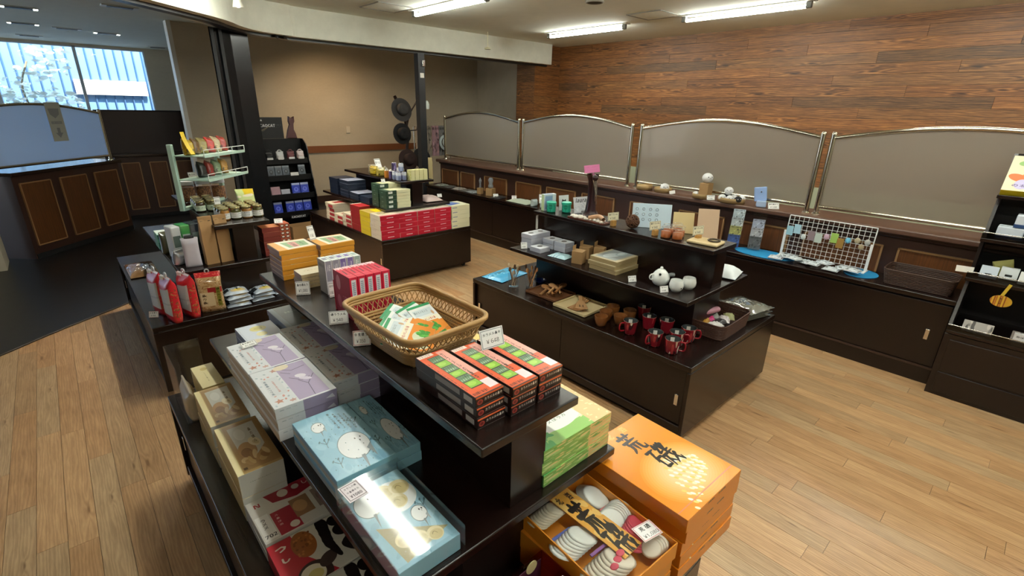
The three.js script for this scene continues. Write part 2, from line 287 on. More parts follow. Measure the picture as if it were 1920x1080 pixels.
// ---------- cabinets along the partition ----------
function wallCabinet(label, zN, zF) {
  const l = zN - zF, t = thing('wall_cabinet', label, 'cabinet', [3.955, 0, (zN + zF) / 2], 0, 'low cabinets along the partition');
  mesh('body', at(box(0.27, 0.45, l), 0.01, 0.325, 0), M.recess, t);
  mesh('base', at(rbox(0.29, 0.1, l, 0.004), 0, 0.05, 0), M.darkSide, t);
  mesh('worktop', at(rbox(0.32, 0.03, l + 0.01, 0.006), -0.005, 0.562, 0), M.darkWood, t);
  const n = Math.max(2, Math.round(l / 1.3));
  for (let i = 0; i < n; i++) {
    const w = l / n, d = mesh('sliding_door', at(rbox(0.018, 0.41, w - 0.005, 0.003), -0.132 - (i % 2 ? 0.004 : 0), 0.325, l / 2 - w * (i + 0.5)), M.darkSide, t);
    mesh('handle', at(rbox(0.006, 0.07, 0.022, 0.003), -0.146, 0.325, l / 2 - w * (i + 0.5) + (i % 2 ? -1 : 1) * (w / 2 - 0.08)), M.chrome, d);
  }
  mesh('door_rail', at(box(0.02, 0.012, l), -0.142, 0.108, 0), mat(0x3a2a22, 0.35), t);
}
wallCabinet('low dark cabinet with sliding doors under the white wire rack', -0.19, -3.05);
wallCabinet('low dark cabinet with sliding doors under the glass figures', -3.06, -5.95);

// ---------- stepped display tables ----------
function displayTable(label, [x0, x1, zN, zF], [m0, m1, mN, mF], [t0, t1, tN, tF], casters) {
  const cx = (x0 + x1) / 2, cz = (zN + zF) / 2, w = x1 - x0, l = zN - zF;
  const t = thing('display_table', label, 'display table', [cx, 0, cz], 0, 'stepped dark display tables');
  const B = casters ? 0.045 : 0.03;
  mesh('body', at(box(w - 0.05, 0.405 - B, l - 0.01), 0, (0.405 + B) / 2, 0), M.darkSide, t);
  if (!casters) mesh('plinth', at(box(w - 0.08, 0.04, l - 0.06), 0, 0.02, 0), M.recess, t);
  mesh('deck', at(rbox(w, 0.03, l, 0.004), 0, 0.421, 0), M.darkWood, t);
  for (const s of [-1, 1]) mesh('end_panel', at(rbox(w, 0.4 - B, 0.02, 0.003), 0, (0.406 + B) / 2, s * (l / 2 - 0.01)), M.darkWood, t);
  for (const s of [-1, 1]) for (const k of [0, 1]) {
    const d = mesh('sliding_door', at(rbox(0.016, 0.33 - B + 0.02, l / 2 - 0.03, 0.003), s * (w / 2 - 0.024 - k * 0.004), 0.232 + B / 2, (k ? -1 : 1) * (l / 4 - 0.012)), M.darkSide, t);
    mesh('handle', at(rbox(0.005, 0.062, 0.02, 0.003), s * (w / 2 - 0.012), 0.225, (k ? -1 : 1) * (l / 2 - 0.06)), M.chrome, d);
  }
  for (const s of [-1, 1]) mesh('bottom_rail', at(rbox(0.03, 0.045, l - 0.04, 0.003), s * (w / 2 - 0.02), B + 0.03, 0), M.darkSide, t);
  const mc = (m0 + m1) / 2 - cx, mz = (mN + mF) / 2 - cz, tc = (t0 + t1) / 2 - cx, tz = (tN + tF) / 2 - cz;
  mesh('lower_riser', at(box(0.3, 0.232, mN - mF - 0.12), mc, 0.552, mz), M.darkSide, t);
  mesh('middle_shelf', at(rbox(m1 - m0, 0.024, mN - mF, 0.004), mc, 0.678, mz), M.darkWood, t);
  mesh('upper_riser', at(box(0.115, 0.212, tN - tF - 0.03), tc, 0.795, tz), M.darkWood, t);
  mesh('top_shelf', at(rbox(t1 - t0, 0.024, tN - tF, 0.004), tc, 0.912, tz), M.darkWood, t);
  if (casters) for (const sx of [-1, 1]) for (const sz of [-1, 1]) { const c = mesh('caster', (() => { const g = cyl(0.022, 0.022, 0.02, 14); g.rotateZ(Math.PI / 2); return at(g, sx * (w / 2 - 0.06), 0.022, sz * (l / 2 - 0.06)); })(), M.blackMatte, t); mesh('caster_fork', at(box(0.034, 0.03, 0.03), sx * (w / 2 - 0.06), 0.034, sz * (l / 2 - 0.06)), M.chrome, c); }
}
displayTable('stepped display table in front, piled with boxed sweets', [0.13, 1.12, -0.385, -2.26], [0.305, 1.012, -0.64, -2.15], [0.53, 0.845, -0.655, -2.15]);
displayTable('stepped display table at left with red snack bags and jars', [0.187, 1.2, -3.08, -4.8], [0.38, 1.02, -3.18, -4.6], [0.595, 0.9, -3.2, -4.52]);
displayTable('stepped display table in the middle with mugs, teapot and wooden trays', [2.06, 3.09, -0.93, -2.65], [2.22, 2.94, -1.08, -2.43], [2.44, 2.715, -1.09, -2.43]);
displayTable('stepped display table on casters at the back with red carton stacks', [2.045, 3.07, -3.98, -5.7], [2.17, 2.9, -4.1, -5.55], [2.38, 2.75, -4.16, -5.4], true);

// ---------- lobby ----------
{
  const counter = (label, a, b, depth, panels) => {
    const l = Math.hypot(b[0] - a[0], b[1] - a[1]), ang = -Math.atan2(b[1] - a[1], b[0] - a[0]);
    const t = thing('lobby_counter', label, 'counter', [a[0], 0, a[1]], ang, 'lobby counter');     // local x along the front, local -z behind
    mesh('body', at(box(l, 0.86, depth), l / 2, 0.43, -depth / 2), M.brown, t);
    mesh('toe_kick', at(box(l - 0.02, 0.05, 0.01), l / 2, 0.03, 0.004), M.blackMatte, t);
    mesh('counter_top', at(rbox(l + 0.06, 0.035, depth + 0.08, 0.008), l / 2, 0.878, -depth / 2), mat(0x2c1c16, 0.2), t);
    for (let i = 0; i < panels; i++) { const w = l / panels, x = w * (i + 0.5), pan = mesh('inset_panel', at(box(w - 0.12, 0.64, 0.012), x, 0.46, 0.004), M.panelWood, t); for (const [bw, bh, px, py] of [[w - 0.12, 0.012, x, 0.78], [w - 0.12, 0.012, x, 0.14], [0.012, 0.64, x - w / 2 + 0.06, 0.46], [0.012, 0.64, x + w / 2 - 0.06, 0.46]]) mesh('panel_bead', at(box(bw, bh, 0.02), px, py, 0.005), M.goldTrim, pan); }
    return t;
  };
  counter('lobby counter section with three inset panels under the signed screen', [-0.37, -6.99], [0.57, -8.0], 0.5, 3);
  counter('lobby counter section behind the wire shelf rack', [0.6, -8.7], [2.2, -8.7], 0.24, 5);
  glassScreen('arched frosted screen with an arrow notice on the lobby counter', [0.51, 0.897, -7.96], Math.PI + Math.atan2(1.01, 0.94), 1.7, [0.0, 1.7], M.glassSatin);
}
// ---------- makers for goods ----------
const geoCache = {};
const cg = (w, h, d, r) => geoCache[[w, h, d, r]] || (geoCache[[w, h, d, r]] = cartonGeo(w, h, d, r));
// carton standing with its base centre at [x, y, z]
function carton(name, label, category, [w, h, d], m, [x, y, z], turn = 0, group) { return single(name, label, category, cg(w, h, d, 0.0015), m, [x, y + h / 2, z], [0, turn, 0], group); }
function stack(name, what, category, [w, h, d], m, [x, y, z], n, group, jit = 0.004) {
  for (let i = 0; i < n; i++) carton(name, layer(i, n) + ' ' + what, category, [w, h - 0.0006, d], m, [x + (i ? rr(-jit, jit) : 0), y + i * h, z + (i ? rr(-jit, jit) : 0)], i ? rr(-0.02, 0.02) : 0, group);
}
const priceArt = (lines, price, border = '#555', bg = '#f3f3f0') => canvasTex(256, 176, (c, w, h) => {
  rect(c, bg, 0, 0, w, h); c.strokeStyle = border; c.lineWidth = 5; c.strokeRect(10, 10, w - 20, h - 20);
  scribble(c, 26, 28, w - 52, 44, lines, '#333'); words(c, price, 50, 142, 54, '#222', 'SZpx sans-serif');
});
const priceTex = [priceArt(6, '¥ 648'), priceArt(5, '¥ 540'), priceArt(5, '¥1,080'), priceArt(4, '¥ 350', '#a33')].map((t) => printed(t, 0.5));
// folded card: a tilted face on a short acrylic foot; faces local +z
function priceCard(label, [x, y, z], turn, w = 0.055, h = 0.04, k = 0, tilt = -0.35, category = 'price card') {
  const t = thing('price_card', label, category, [x, y, z], turn, 'small price cards');
  mesh('foot', at(box(w, 0.002, 0.03), 0, 0.001, -0.004), M.acrylic, t);
  const g = box(w, h, 0.0016); g.translate(0, h / 2, 0); mesh('card', g, priceTex[k], t, [0, 0.002, 0.006], [tilt, 0, 0]);
  return t;
}
// soft standing bag: wide in local x, thick in z, pinched at the top
function bagGeo(w, h, t, pinch = 0.8, top = 0.05) {
  const N = 28, R = 14, pos = [], uv = [], idx = [];
  for (let j = 0; j <= R; j++) {
    const v = j / R, th = t * (v < 0.12 ? 0.72 + 2.3 * v : v > pinch ? Math.max(top, 1 - (v - pinch) / (1 - pinch)) : 1), ww = w * (1 - 0.05 * Math.sin(Math.PI * v) + (v > pinch ? 0.02 : 0));
    for (let i = 0; i <= N; i++) {
      const a = i / N * Math.PI * 2, c = Math.cos(a), s = Math.sin(a), e = 0.55;
      const cr = 1 + 0.03 * noise(i * 1.7 + w * 90, j * 0.9);
      pos.push(-Math.sign(c) * Math.abs(c) ** e * ww / 2, v * h, Math.sign(s) * Math.abs(s) ** e * th / 2 * cr); uv.push(i / N, v);
    }
  }
  for (let j = 0; j < R; j++) for (let i = 0; i < N; i++) { const a = j * (N + 1) + i, b = a + 1, c = a + N + 1, d = c + 1; idx.push(a, b, c, b, d, c); }
  const b0 = pos.length / 3; pos.push(0, 0.001, 0); uv.push(0.5, 0); for (let i = 0; i < N; i++) idx.push(b0, i + 1, i);
  const t0 = pos.length / 3; pos.push(0, h, 0); uv.push(0.5, 1); for (let i = 0; i < N; i++) idx.push(t0, R * (N + 1) + i, R * (N + 1) + i + 1);
  const g = new THREE.BufferGeometry(); g.setAttribute('position', new THREE.Float32BufferAttribute(pos, 3)); g.setAttribute('uv', new THREE.Float32BufferAttribute(uv, 2)); g.setIndex(idx); g.computeVertexNormals(); return g;
}
// flat crinkled pouch lying down: print on its upper face
function pouchGeo(w, h, d, amp = 0.004) {
  const g = new THREE.BoxGeometry(w, h, d, 12, 1, 10), p = g.attributes.position, n = g.attributes.normal, uv = g.attributes.uv, k = rnd() * 50;
  for (let i = 0; i < p.count; i++) {
    const x = p.getX(i) / w * 2, z = p.getZ(i) / d * 2, f = Math.max(0, (1 - x ** 4) * (1 - z ** 4)), up = p.getY(i) > 0;
    uv.setXY(i, (x + 1) / 2, 1 - (z + 1) / 2);
    p.setY(i, up ? h * (-0.3 + 0.8 * f) + amp * noise(x * 2.5 + k, z * 2.5) * (0.3 + f) : -h / 2 + h * 0.15 * (1 - f));
  }
  g.computeVertexNormals(); return g;
}

// speckled and lettered print shared by small packets; each takes its own ink colour
const speckTex = canvasTex(128, 128, (c) => { rect(c, '#d8d8d8', 0, 0, 128, 128); for (let i = 0; i < 40; i++) oval(c, ['#ffffff', '#a8a8a8', '#707070', '#f4f0e0'][i % 4], rnd() * 128, rr(20, 128), rr(5, 13), rr(3, 8), rnd() * 3); scribble(c, 8, 6, 112, 14, 8, '#333'); });
const inked = (col, rough = 0.3) => mat(col, rough, { map: speckTex });
// ---------- front table ----------
const TOP = 0.924, MID = 0.69, DECK = 0.436;
{ // orange-yellow cartons, far end of the top shelf
  const m = printed(art('#d9912b', (c) => { rect(c, '#e0a048', 0, 0, 100, 100); poly(c, '#e9e3d0', [18, 0, 100, 8, 100, 92, 24, 100]); poly(c, '#8fae7c', [28, 18, 92, 24, 88, 78, 34, 84]); poly(c, '#d99a90', [44, 24, 66, 26, 64, 80, 46, 82]); scribble(c, 48, 26, 14, 54, 4, '#7a4030', true); scribble(c, 72, 30, 10, 44, 4, '#3d6a44', true); },
    (c) => { rect(c, '#dc962c', 0, 0, 100, 100); rect(c, '#eab04e', 0, 0, 100, 10); }, (c) => { rect(c, '#a98c86', 0, 0, 100, 100); rect(c, '#dcc9b6', 0, 0, 100, 26); scribble(c, 10, 34, 80, 46, 12, '#5a3b45'); }));
  stack('confectionery_carton', 'orange-yellow carton, left pile on the front top shelf', 'box', [0.15, 0.021, 0.145], m, [0.654, TOP, -2.065], 6, 'orange-yellow cartons');
  stack('confectionery_carton', 'orange-yellow carton, right pile on the front top shelf', 'box', [0.15, 0.021, 0.145], m, [0.777, TOP, -2.05].map((v, i) => i ? v : 0.812), 6, 'orange-yellow cartons');
  priceCard('white price card standing on the orange-yellow cartons', [0.745, TOP + 0.127, -2.08], 0.25, 0.03, 0.06, 1, -0.3);
  const b = printed(art('#cfc3a4', (c) => { rect(c, '#d8cfb4', 0, 0, 100, 100); scribble(c, 20, 40, 60, 20, 5, '#a89a70'); }, (c) => { rect(c, '#bda77c', 0, 0, 100, 100); scribble(c, 8, 20, 84, 56, 8, '#6d5432'); }, (c) => { rect(c, '#b9a3a0', 0, 0, 100, 100); scribble(c, 8, 20, 84, 56, 9, '#5b4048'); }));
  stack('beige_packet', 'flat beige packet beside the orange-yellow cartons', 'box', [0.115, 0.015, 0.085], b, [0.657, TOP, -1.885], 4, 'beige packets');
  const purples = ['#8f8f9c', '#8f8f9c', '#7b6aa8', '#7b6aa8', '#9fb7b0'];
  const pm = {};
  purples.forEach((col, i) => {
    pm[col] = pm[col] || printed(art(col, (c) => { rect(c, '#dde4df', 0, 0, 100, 100); rect(c, col, 20, 30, 60, 40); }, (c) => { rect(c, '#d5d6da', 0, 0, 100, 100); rect(c, col, 12, 0, 76, 60); scribble(c, 26, 10, 48, 40, 2, '#eee'); }, (c) => { rect(c, '#a7a3a0', 0, 0, 100, 100); scribble(c, 10, 10, 80, 70, 6, '#555'); }, 256));
    carton('slim_carton', ['grey slim carton at the left of the upright row', 'grey slim carton second in the upright row', 'violet slim carton third in the upright row', 'violet slim carton fourth in the upright row', 'pale green slim carton at the right of the upright row'][i] + ' behind the red boxes', 'box', [0.0275, 0.132, 0.07], pm[col], [0.664 + i * 0.0285, TOP, -1.76], 0, 'slim upright cartons');
  });
}
{ // red upright boxes
  const m = printed(art('#c4173a', (c) => { rect(c, '#d0213f', 0, 0, 100, 100); poly(c, '#e9c6cb', [0, 0, 100, 0, 100, 16, 80, 24, 60, 14, 40, 24, 20, 14, 0, 22]); c.save(); c.translate(50, 52); c.rotate(0.15); rect(c, '#2a0d12', -8, -17, 14, 34); c.restore(); rect(c, '#e2657a', 16, 76, 64, 3); },
    (c) => { rect(c, '#c81b3c', 0, 0, 100, 100); rect(c, '#dfe0e4', 24, 6, 56, 40); for (let i = 0; i < 7; i++) rect(c, '#8790a0', 34, 12 + i * 4.4, 36, 2.6); scribble(c, 42, 60, 14, 30, 3, '#f2d7da', true); },
    (c) => { rect(c, '#a51330', 0, 0, 100, 100); oval(c, '#d98a94', 30, 25, 13, 18); scribble(c, 50, 50, 40, 26, 3, '#d98a94'); oval(c, '#c96070', 28, 70, 12, 16); }));
  for (let i = 0; i < 5; i++) carton('red_gift_box', ['leftmost', 'second from left', 'middle', 'fourth from left', 'rightmost'][i] + ' upright red box in the row behind the wicker basket', 'box', [0.0285, 0.15, 0.128], m, [0.632 + i * 0.0292, TOP, -1.51], 0, 'upright red boxes');
  const t = thing('red_display_tray', 'red cardboard tray that holds the upright red boxes', 'tray', [0.69, TOP, -1.51]);
  mesh('tray_end', at(box(0.0012, 0.15, 0.128), 0.074, 0.075, 0), mat(0xc22a44, 0.5), t); mesh('tray_back', at(box(0.148, 0.11, 0.0012), 0, 0.055, -0.0655), mat(0xc22a44, 0.5), t);
}
priceCard('curled violet-striped price card in front of the beige packets', [0.583, TOP, -1.79], -0.5, 0.05, 0.05, 2, -0.25);
priceCard('price card standing left of the red boxes on the shelf edge', [0.574, TOP, -1.455], -0.45, 0.06, 0.042, 1);
priceCard('price card standing on the shelf edge left of the wicker basket', [0.56, TOP, -1.262], -0.5, 0.05, 0.045, 3);
priceCard('white price slip against the violet slim cartons', [0.655, TOP, -1.70], 0, 0.022, 0.055, 0, -0.1);
// baskets: rounded rectangle outline
function rrect(a, b, r, n = 6) { const p = []; for (const [sx, sz, a0] of [[1, 1, 0], [-1, 1, 1], [-1, -1, 2], [1, -1, 3]]) for (let i = 0; i <= n; i++) { const t = (a0 + i / n) * Math.PI / 2; p.push([sx * (a - r) + r * Math.cos(t), sz * (b - r) + r * Math.sin(t)]); } return p; }
function basket(name, label, [x, y, z], turn, [w, d, h], flare, m, lattice) {
  const t = thing(name, label, 'basket', [x, y, z], turn);
  const ring = (v, r, k = 0) => { const s = 1 - flare * (1 - v); const pts = rrect(w / 2 * s - k, d / 2 * s - k, Math.min(w, d) * 0.16); return tube(pts.map(([px, pz]) => [px, v * h + r * 0.3, pz]), r, 90, 6, true); };
  mesh('rim', ring(0.97, h * (lattice ? 0.075 : 0.05)), m, t);
  const rows = lattice ? [0.04, 0.13, 0.22, 0.31, 0.4, 0.48, 0.82, 0.89] : [0.04, 0.14, 0.24, 0.34, 0.44, 0.54, 0.64, 0.74, 0.84, 0.91];
  const parts = rows.map((v) => ring(v, h * 0.046));
  const P = (v, i, N) => { const s = 1 - flare * (1 - v), pts = rrect(w / 2 * s, d / 2 * s, Math.min(w, d) * 0.16, 6), q = pts[Math.floor(i / N * pts.length) % pts.length], q2 = pts[(Math.floor(i / N * pts.length) + 1) % pts.length], f = (i / N * pts.length) % 1; return [q[0] + (q2[0] - q[0]) * f, v * h, q[1] + (q2[1] - q[1]) * f]; };
  mesh('wall_weave', merge(parts), m, t);
  // stakes follow the outline evenly
  const outline = (v) => { const s = 1 - flare * (1 - v); return new THREE.CatmullRomCurve3(rrect(w / 2 * s, d / 2 * s, Math.min(w, d) * 0.16).map(([px, pz]) => new THREE.Vector3(px, v * h, pz)), true); };
  const N = lattice ? 84 : 64, c0 = outline(0.02), c1 = outline(lattice ? 0.5 : 0.92), st = [];
  for (let i = 0; i < N; i++) { const a = c0.getPointAt(i / N), b = c1.getPointAt(i / N); st.push(bar(a.toArray(), b.toArray(), h * 0.026, 5)); }
  mesh('stakes', merge(st), m, t);
  if (lattice) { const d0 = outline(0.5), d1 = outline(0.82), K = 64, la = []; for (let i = 0; i < K; i++) for (const s of [-1, 1]) la.push(bar(d0.getPointAt(i / K).toArray(), d1.getPointAt(((i + s + K) % K) / K).toArray(), h * 0.016, 5)); mesh('lattice_band', merge(la), m, t); }
  const bs = [], s0 = 1 - flare; const nb = 26;
  for (let i = 0; i < nb; i++) { const px = (-0.5 + (i + 0.5) / nb) * w * s0 * 0.94; bs.push(at(rbox(w * s0 / nb * 0.86, 0.003, d * s0 * 0.97, 0.001, 1), px, 0.0015, 0)); }
  for (let i = 0; i < 22; i++) bs.push(at(rbox(w * s0 * 0.97, 0.003, d * s0 / 40, 0.001, 1), 0, 0.0032, (-0.5 + (i + 0.5) / 22) * d * s0 * 0.94));
  mesh('base_weave', merge(bs), m, t); return t;
}
basket('wicker_basket', 'shallow honey-coloured wicker basket holding seed packets', [0.70, TOP, -1.19], 0.03, [0.288, 0.395, 0.104], 0.26, mat(0xa8834f, 0.5), true);
{ // packets in the basket
  const m = printed(art('#e6e4da', (c) => { rect(c, '#e4e8e6', 0, 0, 100, 100); rect(c, '#2f8f5a', 0, 0, 100, 7); rect(c, '#c9d6da', 10, 14, 80, 18); scribble(c, 12, 17, 60, 10, 7, '#7a8a90'); oval(c, '#c9a27c', 84, 30, 5, 6); rect(c, '#f0ead2', 0, 38, 100, 14); scribble(c, 10, 41, 70, 8, 9, '#b9584a'); rect(c, '#e08a34', 0, 54, 100, 46); oval(c, '#d9dfc4', 40, 76, 30, 16); for (let i = 0; i < 14; i++) oval(c, i % 2 ? '#3f8f3c' : '#5fb04a', 58 + rr(-14, 14), 78 + rr(-10, 10), 6, 5, i); }, null, null), 0.3);
  const spots = [[0.655, 0.030, -1.15, 0.5, 0.30], [0.668, 0.042, -1.175, 0.42, 0.32], [0.685, 0.05, -1.21, 0.36, 0.3], [0.705, 0.055, -1.24, 0.3, 0.34], [0.742, 0.05, -1.215, -0.05, 0.38], [0.762, 0.044, -1.20, -0.3, 0.42]];
  spots.forEach(([x, y, z, turn, tilt], i) => single('seed_packet', ['lowest seed packet at the front of the fan in the wicker basket', 'second seed packet in the fan in the wicker basket', 'third seed packet in the fan in the wicker basket', 'uppermost seed packet of the left fan in the wicker basket', 'seed packet leaning right in the wicker basket', 'outer seed packet turned right in the wicker basket'][i], 'packet', cg(0.085, 0.003, 0.15, 0.0012), m, [x, TOP + y, z], [tilt, turn + 0.35, 0], 'seed packets'));
}
{ // orange and black boxes with green windows, near end
  const m = printed(art('#d8572c', (c) => {
    rect(c, '#da5a2d', 0, 0, 100, 100); rect(c, '#e8a79a', 66, 4, 34, 60); rect(c, '#e9d8dc', 66, 78, 34, 16); c.strokeStyle = '#2a1512'; c.lineWidth = 1.6; c.strokeRect(1, 1, 98, 98); rect(c, '#f0ddd2', 3, 1.5, 52, 6); scribble(c, 8, 2, 40, 5, 5, '#7a4538');
    rect(c, '#1f1f16', 22, 11, 44, 74); for (let i = 0; i < 6; i++) { rect(c, i % 2 ? '#86b83e' : '#5f7f62', 23.5, 12 + i * 12.1, 41, 11); if (i % 2) oval(c, '#a4cc55', 40, 17 + i * 12.1, 14, 3.4); else { scribble(c, 25, 13 + i * 12.1, 38, 4, 5, '#1c2a1c'); scribble(c, 25, 18 + i * 12.1, 38, 4, 5, '#cfe0c8'); } }
    ['ka', 'ra', 'me', 'ru', 'no', 'sai', 'naka'].forEach((g, i) => glyph(c, g, 70, 8 + i * 9.6, 10, 0.9, '#301712')); scribble(c, 6, 92, 50, 5, 10, '#301712'); scribble(c, 4, 20, 6, 66, 12, '#7a2c18', true); },
    (c) => { rect(c, '#241412', 0, 0, 100, 100); rect(c, '#d9622f', 0, 0, 100, 16); rect(c, '#cfc4ba', 0, 95, 100, 5); oval(c, '#a8453a', 15, 55, 10, 26); oval(c, '#6d2420', 15, 55, 6, 15); ['ka', 'ra', 'me', 'ru', 'no', 'sai', 'naka'].forEach((g, i) => { c.save(); c.translate(30 + i * 9.4, 30); c.scale(1, 3.6); glyph(c, g, 0, 0, 8.2, 1, '#e6ddd2'); c.restore(); }); },
    (c) => { rect(c, '#2b1a18', 0, 0, 100, 100); rect(c, '#8f8580', 36, 18, 40, 56); rect(c, '#b9b2ac', 82, 22, 13, 56); }, 512), 0.32);
  [[0.606, -0.84, 0], [0.695, -0.823, 0.005], [0.785, -0.822, -0.01]].forEach(([x, z, t], k) => { for (let i = 0; i < 3; i++) carton('sweet_box', layer(i, 3) + ' orange and black sweet box in the ' + ['left', 'middle', 'right'][k] + ' column', 'box', [0.082, 0.0262, 0.245], m, [x + (i - 1) * rr(-0.003, 0.003), TOP + i * 0.0266, z + (i - 1) * rr(-0.004, 0.006)], t + rr(-0.012, 0.012), 'orange and black sweet boxes'); });
  const s = thing('price_sign', 'white bordered price sign standing on the orange sweet boxes', 'price sign', [0.752, TOP + 0.08, -0.88], -0.12);
  const st = printed(canvasTex(256, 200, (c) => { rect(c, '#eef1f2', 0, 0, 256, 200); c.strokeStyle = '#3c4a58'; c.lineWidth = 5; c.strokeRect(12, 12, 232, 176); ['ka', 'ra', 'me', 'ru', 'sai', 'naka'].forEach((g, i) => glyph(c, g, 28 + i * 34, 40, 29, 3.5, '#2c3238')); words(c, '¥ 648', 60, 150, 58, '#2c3238', 'SZpx sans-serif'); }), 0.5);
  mesh('sign_card', at(box(0.072, 0.052, 0.002), 0, 0.026, 0), st, s, null, [-0.3, 0, 0]); mesh('sign_foot', at(box(0.06, 0.002, 0.035), 0, 0.001, -0.012), M.acrylic, s);
}
{ // right side of the middle shelf: green cartons, then a cream one
  const m = printed(art('#7fae5a', (c) => { rect(c, '#e6e3cf', 0, 0, 100, 100); const g = c.createLinearGradient(0, 0, 100, 0); for (let i = 0; i < 60; i++) { const a = i / 60; poly(c, a < 0.5 ? '#8fbf62' : '#e2c58e', [0, 100 - a * 60, 100, 100 - a * 60, 100, 100, 0, 100].map((v, j) => j % 2 ? v : v)); if (a > 0.35) break; } oval(c, '#eceee6', 45, 45, 40, 36); rect(c, '#e3c48c', 72, 0, 28, 100); for (let i = 0; i < 40; i++) oval(c, '#f0dca8', rr(70, 100), rr(0, 100), 2.4, 1.2, rnd() * 3); scribble(c, 14, 40, 30, 14, 3, '#40484a'); scribble(c, 20, 58, 40, 8, 6, '#7b8a78'); for (let i = 0; i < 20; i++) oval(c, '#4c9a4c', rr(0, 20), rr(70, 100), 7, 3, rnd() * 3); },
    (c) => { rect(c, '#86b45c', 0, 0, 100, 100); rect(c, '#dcc083', 66, 0, 34, 100); for (let i = 0; i < 50; i++) oval(c, ['#6fa04c', '#a6cc78', '#c9d79a', '#e8cf8e'][i % 4], rr(0, 100), rr(0, 100), 6, 7, 1); }, (c) => { rect(c, '#3f7d3e', 0, 0, 100, 100); scribble(c, 20, 30, 60, 40, 5, '#a9c99a'); }));
  stack('green_gift_box', 'green and cream gift box on the front middle shelf', 'box', [0.27, 0.037, 0.2], m, [0.875, MID, -0.765], 3, 'green gift boxes', 0.002);
  const cr = printed(art('#e9dcb8', (c) => { rect(c, '#eadfbf', 0, 0, 100, 100); oval(c, '#dcdcd2', 40, 60, 34, 30); rect(c, '#e6c878', 80, 0, 20, 100); scribble(c, 22, 50, 40, 14, 4, '#8f8a7a'); }, (c) => rect(c, '#dcc68e', 0, 0, 100, 100), (c) => rect(c, '#cfd0c4', 0, 0, 100, 100), 256));
  stack('cream_gift_box', 'cream gift box beyond the wicker basket', 'box', [0.25, 0.037, 0.26], cr, [0.91, MID, -1.24], 3, 'cream gift boxes', 0.003);
}
{ // lilac and white window boxes
  const m = printed(art('#e3e5e8', (c) => {
    rect(c, '#dfe2e6', 0, 0, 100, 100); rect(c, '#b0a0c0', 40, 3, 50, 94); rect(c, '#d3d4d8', 90, 0, 10, 100); for (let i = 0; i < 26; i++) oval(c, ['#b9c7cf', '#c98f86', '#aab6bd'][i % 3], rr(3, 38), rr(3, 97), 1.6, 2.2, rnd() * 3);
    const star = (x, y, r, col) => { const p = []; for (let i = 0; i < 10; i++) { const q = i % 2 ? r * 0.45 : r, a = i * Math.PI / 5; p.push(x + q * Math.sin(a), y - q * 0.75 * Math.cos(a)); } poly(c, col, p); }; star(14, 86, 8, '#b9806c'); star(36, 10, 7, '#b58678'); star(33, 92, 6, '#c19a90');
    rect(c, '#d7dade', 8, 26, 26, 46); scribble(c, 10, 30, 7, 40, 7, '#6d7a88', true); scribble(c, 22, 34, 5, 32, 8, '#b98a88', true);
    c.strokeStyle = '#554a60'; c.lineWidth = 1; for (const q of [[46, 12, 62, 22, 86, 18], [60, 52, 70, 66, 88, 46], [70, 66, 66, 96], [50, 40, 66, 54, 80, 50], [44, 20, 56, 30]]) { c.beginPath(); c.moveTo(q[0], q[1]); for (let i = 2; i < q.length; i += 2) c.lineTo(q[i], q[i + 1]); c.stroke(); }
    oval(c, '#e2d6bd', 50, 7, 13, 7); oval(c, '#e8e2ea', 68, 42, 9, 5, 0.3); oval(c, '#ded5e4', 72, 52, 10, 4, 0.5); },
    (c) => { rect(c, '#d6dade', 0, 0, 100, 100); rect(c, '#9c90ac', 44, 0, 56, 100); scribble(c, 6, 24, 30, 40, 3, '#8c9aa4'); poly(c, '#d8d4dc', [80, 60, 92, 30, 96, 70]); }, (c) => { rect(c, '#b7a48e', 0, 0, 100, 100); rect(c, '#d6d6d4', 0, 0, 100, 30); }), 0.5);
  [[0.388, -1.41, 'outer near'], [0.388, -1.662, 'outer far'], [0.572, -1.44, 'inner near'], [0.572, -1.69, 'inner far']].forEach(([x, z, n]) => stack('lilac_gift_box', 'lilac and white gift box in the ' + n + ' pile', 'box', [0.178, 0.0365, 0.248], m, [x, MID, z], 3, 'lilac and white gift boxes', 0.002));
}
{ // grey boxes and the box with yellow rounds, far left
  const g = printed(art('#8d939c', (c) => { rect(c, '#7f8078', 0, 0, 100, 100); rect(c, '#9aa0a6', 0, 0, 14, 100); oval(c, '#86664a', 66, 64, 16, 8); scribble(c, 30, 24, 40, 10, 5, '#b9b7ac'); }, (c) => { rect(c, '#a9b0ba', 0, 0, 100, 100); }, (c) => { rect(c, '#8c94a4', 0, 0, 100, 100); }, 256));
  stack('grey_gift_box', 'grey gift box at the far end of the front table', 'box', [0.15, 0.024, 0.29], g, [0.61, MID, -1.99], 3, 'grey gift boxes', 0.002);
  const y = printed(art('#d8dce4', (c) => { rect(c, '#d5dbe6', 0, 0, 100, 100); c.strokeStyle = '#aeb6c6'; c.lineWidth = 1; c.strokeRect(4, 3, 92, 94); oval(c, '#d9cb7a', 52, 24, 22, 12); oval(c, '#dfd59a', 50, 50, 14, 9); oval(c, '#d9cb7a', 58, 76, 24, 12); oval(c, '#c4b45e', 52, 24, 12, 6); oval(c, '#c4b45e', 58, 76, 12, 6); }, (c) => { rect(c, '#aeb4c2', 0, 0, 100, 100); }, (c) => { rect(c, '#9298a8', 0, 0, 100, 100); }, 256));
  stack('white_cookie_box', 'white box printed with yellow rounds on the front table', 'box', [0.135, 0.03, 0.23], y, [0.45, MID, -1.93], 2, 'white boxes with yellow rounds', 0.002);
  priceCard('price card lying on the lilac and white boxes', [0.36, MID + 0.112, -1.73], 0.1, 0.05, 0.03, 2, -1.3);
}
